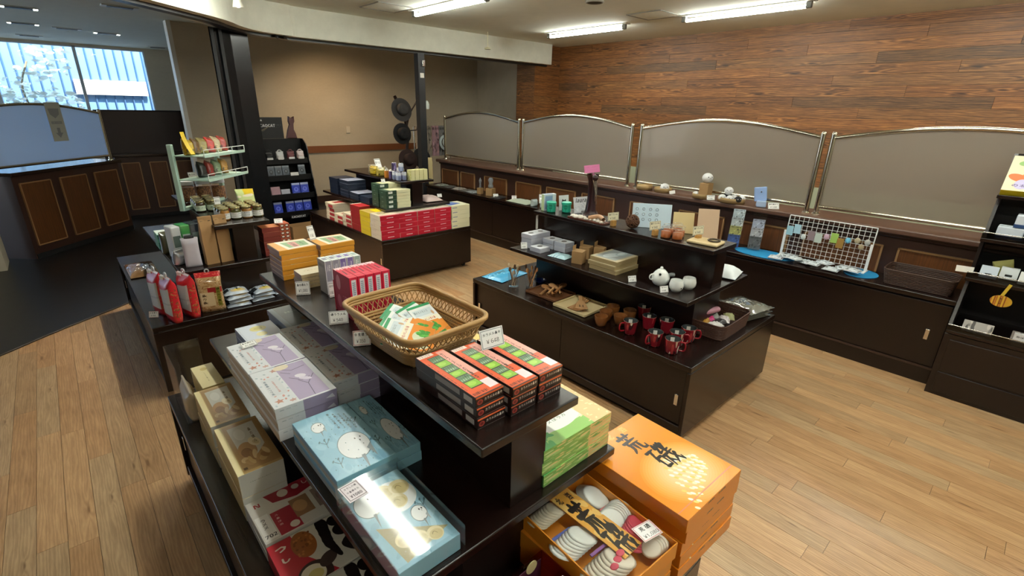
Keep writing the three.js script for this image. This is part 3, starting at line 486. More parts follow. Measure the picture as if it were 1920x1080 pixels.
{ // blue bird boxes
  const bird = (c, x, y, s) => { oval(c, '#eef2f4', x, y, 20 * s, 15 * s, -0.2); c.strokeStyle = '#5d6e78'; c.lineWidth = 0.9; c.beginPath(); c.ellipse(x, y, 20 * s, 15 * s, -0.2, 0, 7); c.stroke(); oval(c, '#222', x + 6 * s, y - 6 * s, 1.1, 1.1); oval(c, '#222', x + 13 * s, y - 6 * s, 1.1, 1.1); poly(c, '#222', [x + 9 * s, y - 3 * s, x + 11 * s, y - 3 * s, x + 10 * s, y - 1 * s]); poly(c, '#9aa7ae', [x + 10 * s, y + 8 * s, x + 18 * s, y + 4 * s, x + 14 * s, y + 20 * s]); poly(c, '#6c7880', [x - 2 * s, y + 13 * s, x + 3 * s, y + 13 * s, x - 4 * s, y + 30 * s]); };
  const sprig = (c, x, y) => { c.strokeStyle = '#41606e'; c.lineWidth = 0.9; c.beginPath(); c.moveTo(x, y); c.lineTo(x + 3, y - 12); c.moveTo(x + 1, y - 5); c.lineTo(x + 8, y - 10); c.moveTo(x + 1, y - 6); c.lineTo(x - 5, y - 11); c.stroke(); for (const [a, b] of [[3, -13], [9, -11], [-6, -12]]) oval(c, '#3d6878', x + a, y + b, 2.4, 1.1, -0.6); };
  const m = printed(art('#7db4cf', (c) => { rect(c, '#8fc1d8', 0, 0, 100, 100); for (let i = 0; i < 60; i++) oval(c, i % 2 ? '#9ccbdf' : '#84b8d2', rnd() * 100, rnd() * 100, rr(4, 12), rr(2, 6), rnd() * 3); bird(c, 58, 66, 1.3); bird(c, 30, 22, 0.55); sprig(c, 22, 56); sprig(c, 84, 40); sprig(c, 20, 88); sprig(c, 92, 80); for (let k = 0; k < 4; k++) scribble(c, 56 + k * 8, 6 + k * 3, 5, 30, 7, '#24343c', true); for (let i = 0; i < 30; i++) oval(c, '#41606e', rnd() * 100, rnd() * 100, 0.7, 0.7); },
    (c) => { rect(c, '#8cc0d2', 0, 0, 100, 100); }, (c) => { rect(c, '#6fa9cc', 0, 0, 100, 100); rect(c, '#a9adb0', 0, 46, 100, 54); }), 0.3);
  stack('bird_print_box', 'pale blue bird box in the lit pile', 'box', [0.158, 0.035, 0.298], m, [0.406, MID, -1.10], 2, 'pale blue bird boxes', 0.001);
  stack('bird_print_box', 'pale blue box in the narrow shaded pile', 'box', [0.075, 0.03, 0.3], m, [0.528, MID, -1.11], 2, 'pale blue bird boxes', 0.001);
  const bun = (c, x, y, r) => { oval(c, '#d9cd9e', x, y, r, r * 0.6); oval(c, '#c8b87e', x, y + r * 0.1, r * 0.8, r * 0.42); c.strokeStyle = '#8d7c48'; c.lineWidth = 0.8; c.beginPath(); c.moveTo(x - r * 0.4, y); c.quadraticCurveTo(x, y - r * 0.35, x + r * 0.2, y + r * 0.1); c.stroke(); };
  const a2 = printed(art('#86b9d0', (c) => { rect(c, '#90c0d6', 0, 0, 100, 100); for (let i = 0; i < 40; i++) oval(c, i % 2 ? '#a5d0e2' : '#84b4cc', rnd() * 100, rnd() * 100, rr(4, 12), rr(2, 6), rnd() * 3); bird(c, 24, 24, 1.0); oval(c, '#e8eef0', 64, 30, 34, 20); bun(c, 56, 20, 15); bun(c, 80, 22, 16); bun(c, 64, 36, 15); poly(c, '#9f9468', [12, 52, 96, 86, 18, 96]); bun(c, 34, 76, 13); bun(c, 52, 82, 13); bun(c, 74, 86, 12); bun(c, 40, 90, 10); sprig(c, 88, 60); bird(c, 76, 60, 0.6); },
    (c) => rect(c, '#8cbccf', 0, 0, 100, 100), (c) => rect(c, '#9aaab8', 0, 0, 100, 100)), 0.35);
  const t = thing('covered_sample_box', 'pale blue bun box under a clear cover at the shelf end', 'box', [0.396, MID, -0.79], 0.0);
  mesh('box', at(cartonGeo(0.15, 0.045, 0.268), 0, 0.0235, 0), a2, t);
  const cov = mesh('clear_cover', at(box(0.163, 0.0012, 0.284), 0, 0.071, 0), M.acrylic, t);
  for (const [w, d, x, z] of [[0.163, 0.0012, 0, 0.142], [0.163, 0.0012, 0, -0.142], [0.0012, 0.284, 0.0815, 0], [0.0012, 0.284, -0.0815, 0]]) mesh('cover_side', at(box(w, 0.07, d), x, 0.0355, z), M.acrylic, cov);
  const pc = single('price_label', 'bordered price label lying on the clear cover', 'price card', cg(0.048, 0.0012, 0.06, 0.0004), printed(art('#e8dfe6', (c) => { rect(c, '#e9e1e6', 0, 0, 100, 100); c.strokeStyle = '#5a4656'; c.lineWidth = 3; c.strokeRect(8, 8, 84, 84); scribble(c, 18, 18, 64, 16, 5, '#4a3a48'); scribble(c, 18, 42, 64, 16, 5, '#4a3a48'); words(c, '¥1080', 20, 82, 22, '#4a3a48'); }, null, null, 256)), [0.342, MID + 0.0725, -0.895], [0, 0.06, 0]);
}
{ // gold boxes and the red ones on the deck
  const m = printed(art('#c2a468', (c) => { rect(c, '#c0a068', 0, 0, 100, 100); rect(c, '#e6d7a2', 0, 0, 14, 100); rect(c, '#a98552', 16, 4, 84, 92); poly(c, '#c9c6ba', [24, 10, 86, 8, 84, 60, 50, 80, 26, 56]); oval(c, '#b48a56', 44, 62, 20, 16); oval(c, '#8f6538', 40, 66, 12, 9); for (let i = 0; i < 9; i++) oval(c, ['#d2b784', '#b8925c', '#c8a870', '#9a7242'][i % 4], 30 + i * 6, 78 + 6 * Math.sin(i * 1.3), 9, 5, i * 0.5); oval(c, '#e0d2b0', 66, 50, 13, 9, 0.4); oval(c, '#cdb88a', 68, 52, 7, 4, 0.4); oval(c, '#d9d6cc', 44, 28, 12, 12); scribble(c, 66, 20, 8, 34, 4, '#6c5a3c', true); rect(c, '#5d4526', 18, 90, 8, 4); },
    (c) => { rect(c, '#b9bab2', 0, 0, 100, 100); scribble(c, 22, 40, 60, 14, 14, '#8a897c'); }, (c) => { rect(c, '#b89f68', 0, 0, 100, 100); }), 0.36);
  stack('gold_gift_box', 'gold gift box, nearest pile at the front table edge', 'box', [0.125, 0.082, 0.285], m, [0.248, DECK, -1.475], 2, 'gold gift boxes', 0.003);
  stack('gold_gift_box', 'gold gift box, second pile at the front table edge', 'box', [0.12, 0.082, 0.27], m, [0.245, DECK, -1.77], 2, 'gold gift boxes', 0.003);
  const y = printed(art('#d8c88e', (c) => { rect(c, '#d9cb98', 0, 0, 100, 100); oval(c, '#c0a866', 50, 20, 16, 7); scribble(c, 40, 34, 14, 44, 7, '#8f7d52', true); }, (c) => rect(c, '#b9a064', 0, 0, 100, 100), (c) => rect(c, '#c9b478', 0, 0, 100, 100), 256));
  stack('yellow_gift_box', 'plain pale yellow box behind the gold boxes on the front table', 'box', [0.075, 0.082, 0.2], y, [0.255, DECK, -2.02], 2, 'pale yellow boxes', 0.002);
  const bin = thing('acrylic_bin', 'clear acrylic bin at the far left corner of the front table', 'bin', [0.185, DECK, -2.1]);
  for (const [w, h, d, x, yy, z] of [[0.003, 0.24, 0.24, -0.03, 0.12, 0], [0.12, 0.24, 0.003, 0.03, 0.12, -0.12], [0.12, 0.003, 0.24, 0.03, 0.0015, 0]]) mesh('acrylic_side', at(box(w, h, d), x, yy, z), M.acrylic, bin);
  single('snack_bag', 'crinkled clear snack bag beside the gold boxes', 'bag', bagGeo(0.15, 0.13, 0.045, 0.7, 0.2), mat(0xd9c9ae, 0.25, { transmission: 0.4, thickness: 0 }), [0.184, DECK + 0.005, -2.06], [0, Math.PI / 2, 0.05]);
  const rw = printed(art('#d8d4cc', (c) => { rect(c, '#d9d5cd', 0, 0, 100, 100); poly(c, '#9a2432', [22, 0, 100, 0, 100, 22, 60, 34, 30, 26]); oval(c, '#ddd3c6', 46, 14, 7, 9); oval(c, '#c9bfb2', 64, 12, 5, 6); scribble(c, 72, 6, 22, 12, 2, '#e6dcd0'); rect(c, '#a8293a', 20, 46, 28, 52); rect(c, '#a07a58', 46, 38, 24, 42); oval(c, '#c49a6c', 56, 58, 9, 13); rect(c, '#8d7c72', 76, 36, 22, 44); oval(c, '#6d5a50', 86, 56, 7, 12); scribble(c, 24, 52, 5, 30, 4, '#e8d8d2', true); rect(c, '#f0eeea', 2, 42, 16, 54); words(c, '702', 3, 92, 9, '#444'); scribble(c, 6, 50, 8, 24, 3, '#666', true); words(c, 'N', 7, 22, 12, '#a33'); oval(c, '#ece4d6', 40, 88, 6, 7); },
    (c) => { rect(c, '#c9c4bc', 0, 0, 100, 100); }, (c) => rect(c, '#b0aaa2', 0, 0, 100, 100)), 0.35);
  stack('white_red_box', 'white box with red pictures in front of the gold boxes', 'box', [0.215, 0.03, 0.19], rw, [0.295, DECK, -1.245], 2, 'white boxes with red pictures', 0.001);
  const ho = printed(art('#d8d4c8', (c) => { rect(c, '#d6d2c6', 0, 0, 100, 100); poly(c, '#b32030', [0, 0, 26, 0, 30, 50, 52, 100, 0, 100]); oval(c, '#9a5a28', 34, 28, 13, 26); for (let i = 0; i < 30; i++) oval(c, i % 2 ? '#b87438' : '#7d441c', 34 + rr(-10, 10), 28 + rr(-20, 20), 1.4, 2); oval(c, '#3a2420', 30, 88, 18, 24); oval(c, '#e6dcc6', 28, 86, 13, 17); oval(c, '#d2c27c', 30, 88, 8, 9); oval(c, '#4a3a34', 48, 74, 9, 13, 0.6); glyph(c, 'tsu', 6, 10, 12, 2.6, '#eee6da'); glyph(c, 'shi', 6, 34, 10, 2.2, '#eee6da'); c.save(); c.translate(50, -2); c.scale(0.62, 1.1); brush(c, 'ho', 0, 0, 78, 17, '#1c1412'); c.restore(); },
    (c) => rect(c, '#c9c4b8', 0, 0, 100, 100), (c) => rect(c, '#8f2028', 0, 0, 100, 100)), 0.35);
  carton('brush_print_box', 'red and white box with large black brush lettering, next to the white red box', 'box', [0.235, 0.055, 0.185], ho, [0.305, DECK, -1.05], 0, 'boxes with black brush lettering');
  carton('brush_print_box', 'red and white box with large black brush lettering, nearest the camera', 'box', [0.235, 0.055, 0.185], ho, [0.307, DECK, -0.862], 0, 'boxes with black brush lettering');
}
{ // rice cracker boxes at the near end
  const wheat = (c) => { for (let k = 0; k < 7; k++) { const x0 = 22 + k * 9, y0 = 98 - k * 3, x1 = 52 + k * 5, y1 = 48 + k * 2.5; for (let i = 0; i < 13; i++) { const t = i / 13; oval(c, ['#f2ecc4', '#e6cf72', '#fbf8e6'][i % 3], x0 + (x1 - x0) * t + (i % 2 ? 1.6 : -1.6), y0 + (y1 - y0) * t, 2.3, 1.4, 0.8); } } };
  const m = printed(art('#e08a1c', (c) => { rect(c, '#e8901f', 0, 0, 100, 100); for (let i = 12; i > 0; i--) oval(c, `rgba(250,246,230,${0.09})`, 55, 70, 12 + i * 3, 8 + i * 2); wheat(c); c.strokeStyle = '#d98678'; c.lineWidth = 0.8; c.beginPath(); c.moveTo(0, 92); c.lineTo(100, 92); c.stroke(); brush(c, 'ara', 36, 9, 26, 3.2, '#2c2018'); brush(c, 'iso', 44, 35, 30, 2.8, '#1c1612'); glyph(c, 'kita', 34, 2, 8, 1.1, '#d8b24a'); glyph(c, 'umi', 56, 2, 8, 1.1, '#d8b24a'); },
    (c) => { rect(c, '#d9841e', 0, 0, 100, 100); glyph(c, 'ara', 34, 10, 14, 2, '#3a2412'); glyph(c, 'iso', 54, 10, 14, 2, '#3a2412'); }, (c) => { rect(c, '#c8741a', 0, 0, 100, 100); }), 0.28);
  for (let i = 0; i < 5; i++) carton('rice_cracker_box', layer(i, 5) + ' orange rice cracker box in the pile at the table corner', 'box', [0.285, 0.043, 0.35], m, [1.12 + (i === 4 ? -0.012 : rr(-0.012, 0.006) + 0.004), DECK + i * 0.0436, -0.552 + rr(-0.006, 0.006)], -0.03 + rr(-0.015, 0.015), 'orange rice cracker boxes');
  const t = thing('rice_cracker_tray', 'open orange box of wrapped rice crackers under clear film', 'box', [0.822, DECK + 0.113, -0.548], -0.06);
  const W = 0.242, D = 0.315, o = mat(0xd98a22, 0.4);
  mesh('tray_base', at(box(W, 0.003, D), 0, 0.0015, 0), o, t);
  for (const [w, d, x, z] of [[W, 0.003, 0, D / 2], [W, 0.003, 0, -D / 2], [0.003, D, W / 2, 0], [0.003, D, -W / 2, 0]]) mesh('tray_side', at(box(w, 0.05, d), x, 0.025, z), o, t);
  const strip = printed(art('#e0a040', (c) => { rect(c, '#dca244', 0, 0, 100, 100); for (let i = 0; i < 20; i++) oval(c, '#e8c070', rnd() * 100, rnd() * 100, 12, 6); c.save(); c.scale(1, 0.6); c.translate(0, 14); glyph(c, 'kita', 10, -8, 20, 3, '#3a2412'); glyph(c, 'umi', 60, -6, 20, 3, '#3a2412'); brush(c, 'ara', 4, 16, 82, 12, '#1a120c'); brush(c, 'iso', 10, 88, 84, 9, '#1a120c'); c.restore(); }, null, null));
  mesh('brush_label', at(cartonGeo(0.07, 0.002, 0.25), 0.012, 0.046, -0.02), strip, t, null, [0, 0.06, 0]);
  const cw = [mat(0xdfe3de, 0.5), mat(0xc9c3ae, 0.55), mat(0xd8d2c2, 0.5)], pink = mat(0xc8485c, 0.4);
  const pile = (x, z, n, dx, dz, r, m2, thick = 0.008) => { for (let i = 0; i < n; i++) mesh('cracker', rboxDisc(r, thick), m2, t, [x + dx * i, 0.026 + i * 0.0012, z + dz * i], [0.3 * Math.sign(dz || 1) * (dz ? 1 : 0), 0.2, dx ? -0.32 * Math.sign(dx) : 0]); };
  function rboxDisc(r, h) { return lathe([[0, 0], [r * 0.8, 0], [r, h * 0.5], [r * 0.8, h], [0, h]], 18); }
  pile(-0.105, -0.01, 7, 0.0105, 0, 0.04, cw[0]); pile(-0.1, 0.092, 8, 0.0115, 0, 0.041, cw[2]); pile(0.078, -0.095, 5, 0.002, 0.004, 0.044, cw[0]); pile(0.098, -0.005, 6, -0.009, 0.002, 0.038, cw[0]); pile(-0.1, -0.115, 8, 0.009, 0, 0.03, cw[1]); pile(0.1, 0.12, 4, -0.01, 0, 0.026, cw[2]);
  for (let i = 0; i < 7; i++) mesh('cracker', rboxDisc(0.036, 0.006), pink, t, [0.045 + i * 0.01, 0.03, 0.075 - i * 0.003], [0.15, 0, -0.32]);
  for (let i = 0; i < 3; i++) mesh('shrimp_print', at(new THREE.SphereGeometry(0.013, 10, 6), 0, 0, 0), pink, t, [-0.055 + i * 0.02, 0.05, 0.105 - i * 0.008]).scale.set(1, 0.25, 0.7);
  for (const [x, z, w, d, col] of [[-0.085, -0.045, 0.07, 0.008, 0x4a5aa0], [-0.04, 0.045, 0.06, 0.008, 0x8a5a9a], [0.085, -0.035, 0.06, 0.008, 0xd87a80]]) mesh('wrapper_band', at(box(w, 0.003, d), x, 0.038, z), mat(col, 0.4), t);
  mesh('clear_film', (() => { const g = new THREE.PlaneGeometry(W, D, 24, 30); g.rotateX(-Math.PI / 2); const p = g.attributes.position; for (let i = 0; i < p.count; i++) p.setY(i, 0.054 + 0.003 * fbm(p.getX(i) * 30, p.getZ(i) * 30, 2)); g.computeVertexNormals(); return g; })(), M.film, t);
  stack('rice_cracker_carton', 'orange carton under the open cracker box', 'box', [0.242, 0.056, 0.315], printed(art('#d9892a', (c) => rect(c, '#dc8c2a', 0, 0, 100, 100), (c) => { rect(c, '#d08a34', 0, 0, 100, 100); }, (c) => rect(c, '#c77c20', 0, 0, 100, 100), 128)), [0.822, DECK, -0.548], 2, 'orange cracker cartons', 0.001);
  single('price_label', 'white price label lying on the wrapped rice crackers', 'price card', cg(0.062, 0.0012, 0.048, 0.0004), printed(art('#f2f2f2', (c) => { rect(c, '#f3f3f3', 0, 0, 100, 100); c.strokeStyle = '#c33'; c.lineWidth = 2; c.strokeRect(5, 5, 90, 90); c.save(); c.scale(1, 1.2); glyph(c, 'ara', 22, 12, 24, 2.6, '#333'); glyph(c, 'iso', 54, 12, 24, 2.6, '#333'); c.restore(); words(c, '¥1,080', 16, 84, 26, '#333', 'SZpx sans-serif'); }, null, null, 256)), [0.90, DECK + 0.113 + 0.0585, -0.45], [0, -0.2, 0]);
}
{ // clear bin with red beaded rings, bottom of the picture
  const t = thing('bracelet_bin', 'clear pink-tinted bin at the near end of the front table', 'bin', [0.585, DECK, -0.5]);
  const p = film({ color: 0xe8b7ac });
  for (const [w, h, d, x, y, z] of [[0.2, 0.003, 0.22, 0, 0.0015, 0], [0.2, 0.13, 0.003, 0, 0.065, 0.11], [0.2, 0.13, 0.003, 0, 0.065, -0.11], [0.003, 0.13, 0.22, 0.1, 0.065, 0], [0.003, 0.13, 0.22, -0.1, 0.065, 0]]) mesh('bin_side', at(box(w, h, d), x, y, z), p, t);
  mesh('back_card', at(box(0.19, 0.1, 0.002), 0, 0.06, -0.106), mat(0x4a1d33, 0.5), t);
  mesh('round_sticker', (() => { const g = cyl(0.018, 0.018, 0.0015, 20); g.rotateX(Math.PI / 2); return at(g, 0.06, 0.11, -0.1075 + 0.004); })(), mat(0xd9cf9a, 0.5), t);
  for (const [x, z, k] of [[-0.03, 0.0, 0], [0.035, 0.03, 1], [0.0, 0.055, 2]]) { const r = thing('beaded_ring', ['dark red beaded ring at the back of the clear bin', 'dark red beaded ring at the right of the clear bin', 'dark red beaded ring at the front of the clear bin'][k], 'ring', [0.6 + x, DECK + 0.05 + k * 0.012, -0.5 + z], k, 'beaded rings'); const b = []; for (let i = 0; i < 22; i++) { const a = i / 22 * 6.2832; b.push(at(new THREE.IcosahedronGeometry(0.0075, 1), 0.04 * Math.cos(a), 0.006 * Math.sin(a * 3), 0.04 * Math.sin(a))); } mesh('beads', merge(b), mat(0x7a1c26, 0.2), r); }
  single('hanging_tag', 'white handwritten tag tucked into the clear bin', 'tag', cg(0.036, 0.0014, 0.09, 0.0004), printed(art('#e4e8ee', (c) => { rect(c, '#e6eaf0', 0, 0, 100, 100); scribble(c, 30, 10, 14, 80, 6, '#556', true); scribble(c, 56, 14, 12, 70, 7, '#556', true); }, null, null, 128)), [0.67, DECK + 0.135, -0.475], [0.15, 0.5, 0]);
}
// ---------- left table ----------
{
  const red = printed(canvasTex(512, 512, (c) => { rect(c, '#c0202c', 0, 0, 512, 512); for (const u of [0, 256]) { poly(c, '#cfd3d4', [u + 70, 150, u + 210, 110, u + 200, 430, u + 86, 420]); for (let i = 0; i < 60; i++) oval(c, ['#8a6436', '#a87e48', '#6d4a24'][i % 3], u + (i % 2 ? 236 : 18) + rr(-16, 16), rr(120, 480), 12, 4, rnd() * 3); poly(c, '#b9bec2', [u + 86, 300, u + 204, 280, u + 204, 296, u + 88, 320]); rect(c, '#e6e2de', u + 40, 0, 170, 18); } }), 0.3);
  const noodle = printed(canvasTex(512, 512, (c) => { rect(c, '#b9966a', 0, 0, 512, 512); for (let i = 0; i < 900; i++) oval(c, ['#a27a48', '#c8a878', '#8a6236', '#d8bf92'][i % 4], rnd() * 512, rnd() * 512, 16, 3, rnd() * 3); for (const u of [0, 256]) { rect(c, '#b8242c', u + 10, 0, 236, 60); for (let i = 0; i < 30; i++) oval(c, '#e05a50', u + rr(10, 240), rr(0, 60), 8, 4, rnd()); rect(c, '#9a2a2a', u + 120, 190, 110, 70); rect(c, '#d8c39a', u + 60, 250, 80, 180); rect(c, '#7d7a30', u + 150, 190, 40, 250); scribble(c, u + 152, 200, 34, 230, 6, '#2c2a10', true); scribble(c, u + 80, 270, 40, 140, 3, '#4a3420', true); } }), 0.2, { clearcoat: 1, clearcoatRoughness: 0.1 });
  const g = bagGeo(0.13, 0.26, 0.06, 0.82, 0.05);
  const H = -Math.PI / 2;
  [[0.272, -3.30, 0.25, 'red and white noodle bag standing at the back left corner'], [0.305, -3.135, 0.2, 'red and white noodle bag standing nearest the table corner'], [0.392, -3.15, 0.28, 'brown and white noodle bag with a red foot']].forEach(([x, z, t, label], i) => { const b = thing('noodle_bag', label, 'bag', [x, DECK, z], H + t, 'noodle bags on the left table'); mesh('bag', g, red, b); mesh('twist_tie', at(new THREE.TorusGeometry(0.012, 0.005, 6, 12), 0, 0.27, 0), mat(0xd8d8dc, 0.2, { metalness: 0.6 }), b); mesh('price_tag', at(box(0.05, 0.03, 0.0015), -0.03, 0.245, 0.012), M.paper, b); });
  { const b = thing('noodle_bag', 'clear bag of brown noodles with a red top', 'bag', [0.505, DECK, -3.155], -0.25, 'noodle bags on the left table'); mesh('bag', bagGeo(0.13, 0.24, 0.06, 0.78, 0.08), noodle, b); mesh('twist_tie', at(new THREE.TorusGeometry(0.01, 0.004, 6, 12), 0, 0.245, 0), mat(0xd8d8dc, 0.2, { metalness: 0.6 }), b); }
  const silver = printed(art('#b8bcc4', (c) => { rect(c, '#a9b4c2', 0, 0, 100, 100); for (let i = 0; i < 40; i++) oval(c, ['#c9d0d8', '#7d8aa0', '#e2e6ea'][i % 3], rnd() * 100, rnd() * 60, 8, 4, rnd() * 3); rect(c, '#23282c', 0, 30, 22, 40); oval(c, '#cdb98a', 60, 72, 34, 18); oval(c, '#d8c24a', 58, 70, 16, 8); poly(c, '#222', [50, 50, 62, 44, 58, 66]); }, null, null), 0.25);
  silver.map.repeat.set(1, 0.6); silver.map.offset.set(0, 0.4);
  const pg = [pouchGeo(0.13, 0.026, 0.11), pouchGeo(0.13, 0.026, 0.11)];
  [[0.645, -3.17, 4, 'left'], [0.785, -3.19, 3, 'middle'], [0.925, -3.24, 3, 'right']].forEach(([x, z, n, w]) => { for (let i = 0; i < n; i++) single('silver_pouch', layer(i, n) + ' silver snack pouch in the ' + w + ' pile on the left table', 'pouch', pg[i % 2], silver, [x + rr(-0.01, 0.01), DECK + 0.013 + i * 0.0255, z + rr(-0.01, 0.01)], [0, rr(-0.15, 0.15), 0], 'silver snack pouches'); });
  single('noodle_tray', 'flat clear pack of brown noodles at the back of the left table', 'pack', pouchGeo(0.17, 0.03, 0.4), mat(0x8a6a48, 0.12, { clearcoat: 1 }), [0.29, DECK + 0.017, -4.3]);
  priceCard('white price card at the edge beside the red noodle bags', [0.222, DECK, -3.25], -0.6, 0.05, 0.035, 3);
  // middle shelf
  const kr = mat(0xa27d52, 0.8);
  const kg = () => { const gg = new THREE.BoxGeometry(0.07, 0.285, 0.045, 4, 8, 3), p = gg.attributes.position; for (let i = 0; i < p.count; i++) { const v = p.getY(i) / 0.285 + 0.5; p.setZ(i, p.getZ(i) * (v > 0.72 ? Math.max(0.12, 1 - (v - 0.72) * 3.2) : 1) + 0.003 * noise(p.getX(i) * 40, p.getY(i) * 20)); p.setX(i, p.getX(i) * (1 - 0.03 * Math.sin(v * 9))); p.setY(i, p.getY(i) + 0.1425); } gg.computeVertexNormals(); return gg; };
  [[0.565, -3.27, 'left'], [0.642, -3.275, 'right']].forEach(([x, z, s]) => { const b = thing('kraft_bag', s + ' of the two tall brown paper bags', 'paper bag', [x, MID, z], 0.1, 'tall brown paper bags'); mesh('bag', kg(), kr, b); mesh('folded_top', at(box(0.071, 0.028, 0.012), 0, 0.268, 0.002), kr, b); for (const q of [-1, 1]) mesh('wire_tab', at(box(0.012, 0.004, 0.004), q * 0.02, 0.258, 0.009), mat(0x4a3a28, 0.5), b); });
  { const b = thing('window_pouch', 'white paper pouch with a clear top standing on the left middle shelf', 'bag', [0.47, MID, -3.27], -0.15); mesh('pouch', bagGeo(0.085, 0.17, 0.05, 0.9, 0.6), mat(0xc9c3cc, 0.5), b); mesh('clear_top', at(bagGeo(0.08, 0.08, 0.04, 0.3, 0.1), 0, 0.165, 0), M.film, b); mesh('dark_contents', at(rbox(0.05, 0.05, 0.03, 0.01), 0, 0.16, 0), M.black, b); }
  const gr = printed(art('#1f6a50', (c) => { rect(c, '#d5e6e0', 0, 0, 100, 100); rect(c, '#9fc4b8', 0, 70, 100, 30); }, (c) => { rect(c, '#1f6f56', 0, 0, 100, 100); oval(c, '#b9d4c8', 70, 40, 14, 24); oval(c, '#1f6f56', 70, 36, 8, 12); rect(c, '#4a9a82', 0, 60, 100, 40); }, (c) => rect(c, '#7fb5a2', 0, 0, 100, 100), 256));
  stack('green_tea_box', 'teal green box at the outer end of the left middle shelf', 'box', [0.13, 0.05, 0.15], gr, [0.44, MID, -3.86], 2, 'teal green boxes', 0.003);
  const slab = [0xd8dcdc, 0x2f9a3c, 0x2c323a, 0x1c2026, 0xc9d2d8], sl = ['white', 'bright green', 'slate', 'black', 'pale grey'];
  slab.forEach((col, i) => { const t = thing('coffee_pack', sl[i] + ' flat coffee pack standing behind the paper bags', 'pack', [0.43 + i * 0.055, MID, -3.52 - i * 0.025], 0.2, 'flat coffee packs'); mesh('pack', at(rbox(0.052, 0.2, 0.1, 0.008), 0, 0.1, 0), mat(col, 0.35), t); mesh('label', at(box(0.04, 0.07, 0.002), 0, 0.11, 0.051), mat(i % 2 ? 0xb8c0c4 : 0x5a6a64, 0.5), t); });
  single('bean_bag', 'small clear bag of beans beside the teal boxes', 'bag', bagGeo(0.09, 0.14, 0.05), mat(0x5c5c46, 0.2, { clearcoat: 1 }), [0.415, MID, -3.68], [0, 0.4, 0]);
  single('silver_bag', 'crumpled silver bag at the shelf edge of the left table', 'bag', bagGeo(0.1, 0.09, 0.07, 0.6, 0.3), mat(0xb9bcc0, 0.2, { metalness: 0.7 }), [0.43, MID, -3.37], [0, 0.6, 0]);
  const dr = printed(art('#6a2420', (c) => { rect(c, '#c2703a', 0, 0, 100, 100); scribble(c, 10, 30, 80, 30, 5, '#7a2a1a'); }, (c) => { rect(c, '#7a3028', 0, 0, 100, 100); }, (c) => rect(c, '#6a2a24', 0, 0, 100, 100), 128));
  stack('dark_red_box', 'dark red box on the left middle shelf', 'box', [0.105, 0.03, 0.1], dr, [0.905, MID, -3.27], 6, 'dark red boxes', 0.003);
  const dot = printed(art('#b5502c', null, (c) => { rect(c, '#a8502e', 0, 0, 100, 100); for (let i = 0; i < 2; i++) for (let j = 0; j < 2; j++) { oval(c, '#3a1812', 25 + i * 48, 27 + j * 48, 20, 20); oval(c, '#e8e2da', 25 + i * 48, 25 + j * 48, 14, 12); } }, (c) => rect(c, '#b0552f', 0, 0, 100, 100), 128));
  stack('dotted_box', 'orange box with white round prints beside the dark red boxes', 'box', [0.06, 0.048, 0.09], dot, [0.99, MID, -3.27], 4, 'orange boxes with white rounds', 0.001);
  priceCard('pink price card on the dark red boxes', [0.965, MID + 0.193, -3.25], -0.3, 0.05, 0.035, 3, -0.8);
  // top shelf: jars
  const lid = mat(0xb7ab7c, 0.25, { metalness: 0.8 }), jg = lathe([[0, 0], [0.027, 0], [0.03, 0.006], [0.03, 0.05], [0.024, 0.06], [0.024, 0.063]], 18), lg = lathe([[0, 0.074], [0.0255, 0.074], [0.027, 0.07], [0.027, 0.06], [0.024, 0.06]], 18), bg = cyl(0.0306, 0.0306, 0.034, 18, true);
  const lab = printed(canvasTex(256, 64, (c) => { rect(c, '#dcdcd8', 0, 0, 256, 64); for (let i = 0; i < 4; i++) { scribble(c, i * 64 + 8, 8, 46, 18, 3, '#444'); scribble(c, i * 64 + 8, 36, 46, 16, 4, '#777'); } }), 0.6), gl = printed(canvasTex(128, 64, (c) => { rect(c, '#c4d2bc', 0, 0, 128, 64); scribble(c, 4, 20, 120, 20, 8, '#4a6a4c'); }), 0.6);
  const fill = { amber: mat(0x9a6a2c, 0.15, { clearcoat: 1 }), dark: mat(0x3a2c1c, 0.15, { clearcoat: 1 }), olive: mat(0x4a4a24, 0.15, { clearcoat: 1 }), red: mat(0x8a2a26, 0.15, { clearcoat: 1 }) };
  const jar = (label, x, z, f, l, grp) => { const t = thing('preserve_jar', label, 'jar', [x, TOP, z], rnd() * 3, grp); mesh('glass_jar', jg, f, t); mesh('lid', lg, lid, t); mesh('paper_label', bg, l, t, [0, 0.026, 0]); };
  const F = ['amber', 'dark', 'olive', 'red'], C = ['leftmost', 'second', 'third', 'rightmost'], RW = ['front', 'second', 'third', 'fourth'];
  for (let r = 0; r < 4; r++) for (let i = 0; i < 4; i++) if (!(r > 2 && i < 1)) jar(C[i] + ' white-labelled jar in the ' + RW[r] + ' row of the right jar group', 0.69 + i * 0.063, -3.345 - r * 0.064, fill[F[(i * 2 + r) % 4]], lab, 'white-labelled preserve jars');
  for (let r = 0; r < 4; r++) for (let i = 0; i < 2; i++) jar((i ? 'inner' : 'outer') + ' green-labelled jar in the ' + RW[r] + ' row at the left edge of the jar shelf', 0.632 + i * 0.068 + r * 0.004, -3.7 - r * 0.066, i ? fill.olive : fill.dark, gl, 'green-labelled preserve jars');
  const nuts = mat(0xffffff, 0.7, { map: dataTex(64, 64, (x, y) => noise(x / 4, y / 4) > 0 ? [150, 104, 66] : [96, 60, 36]) });
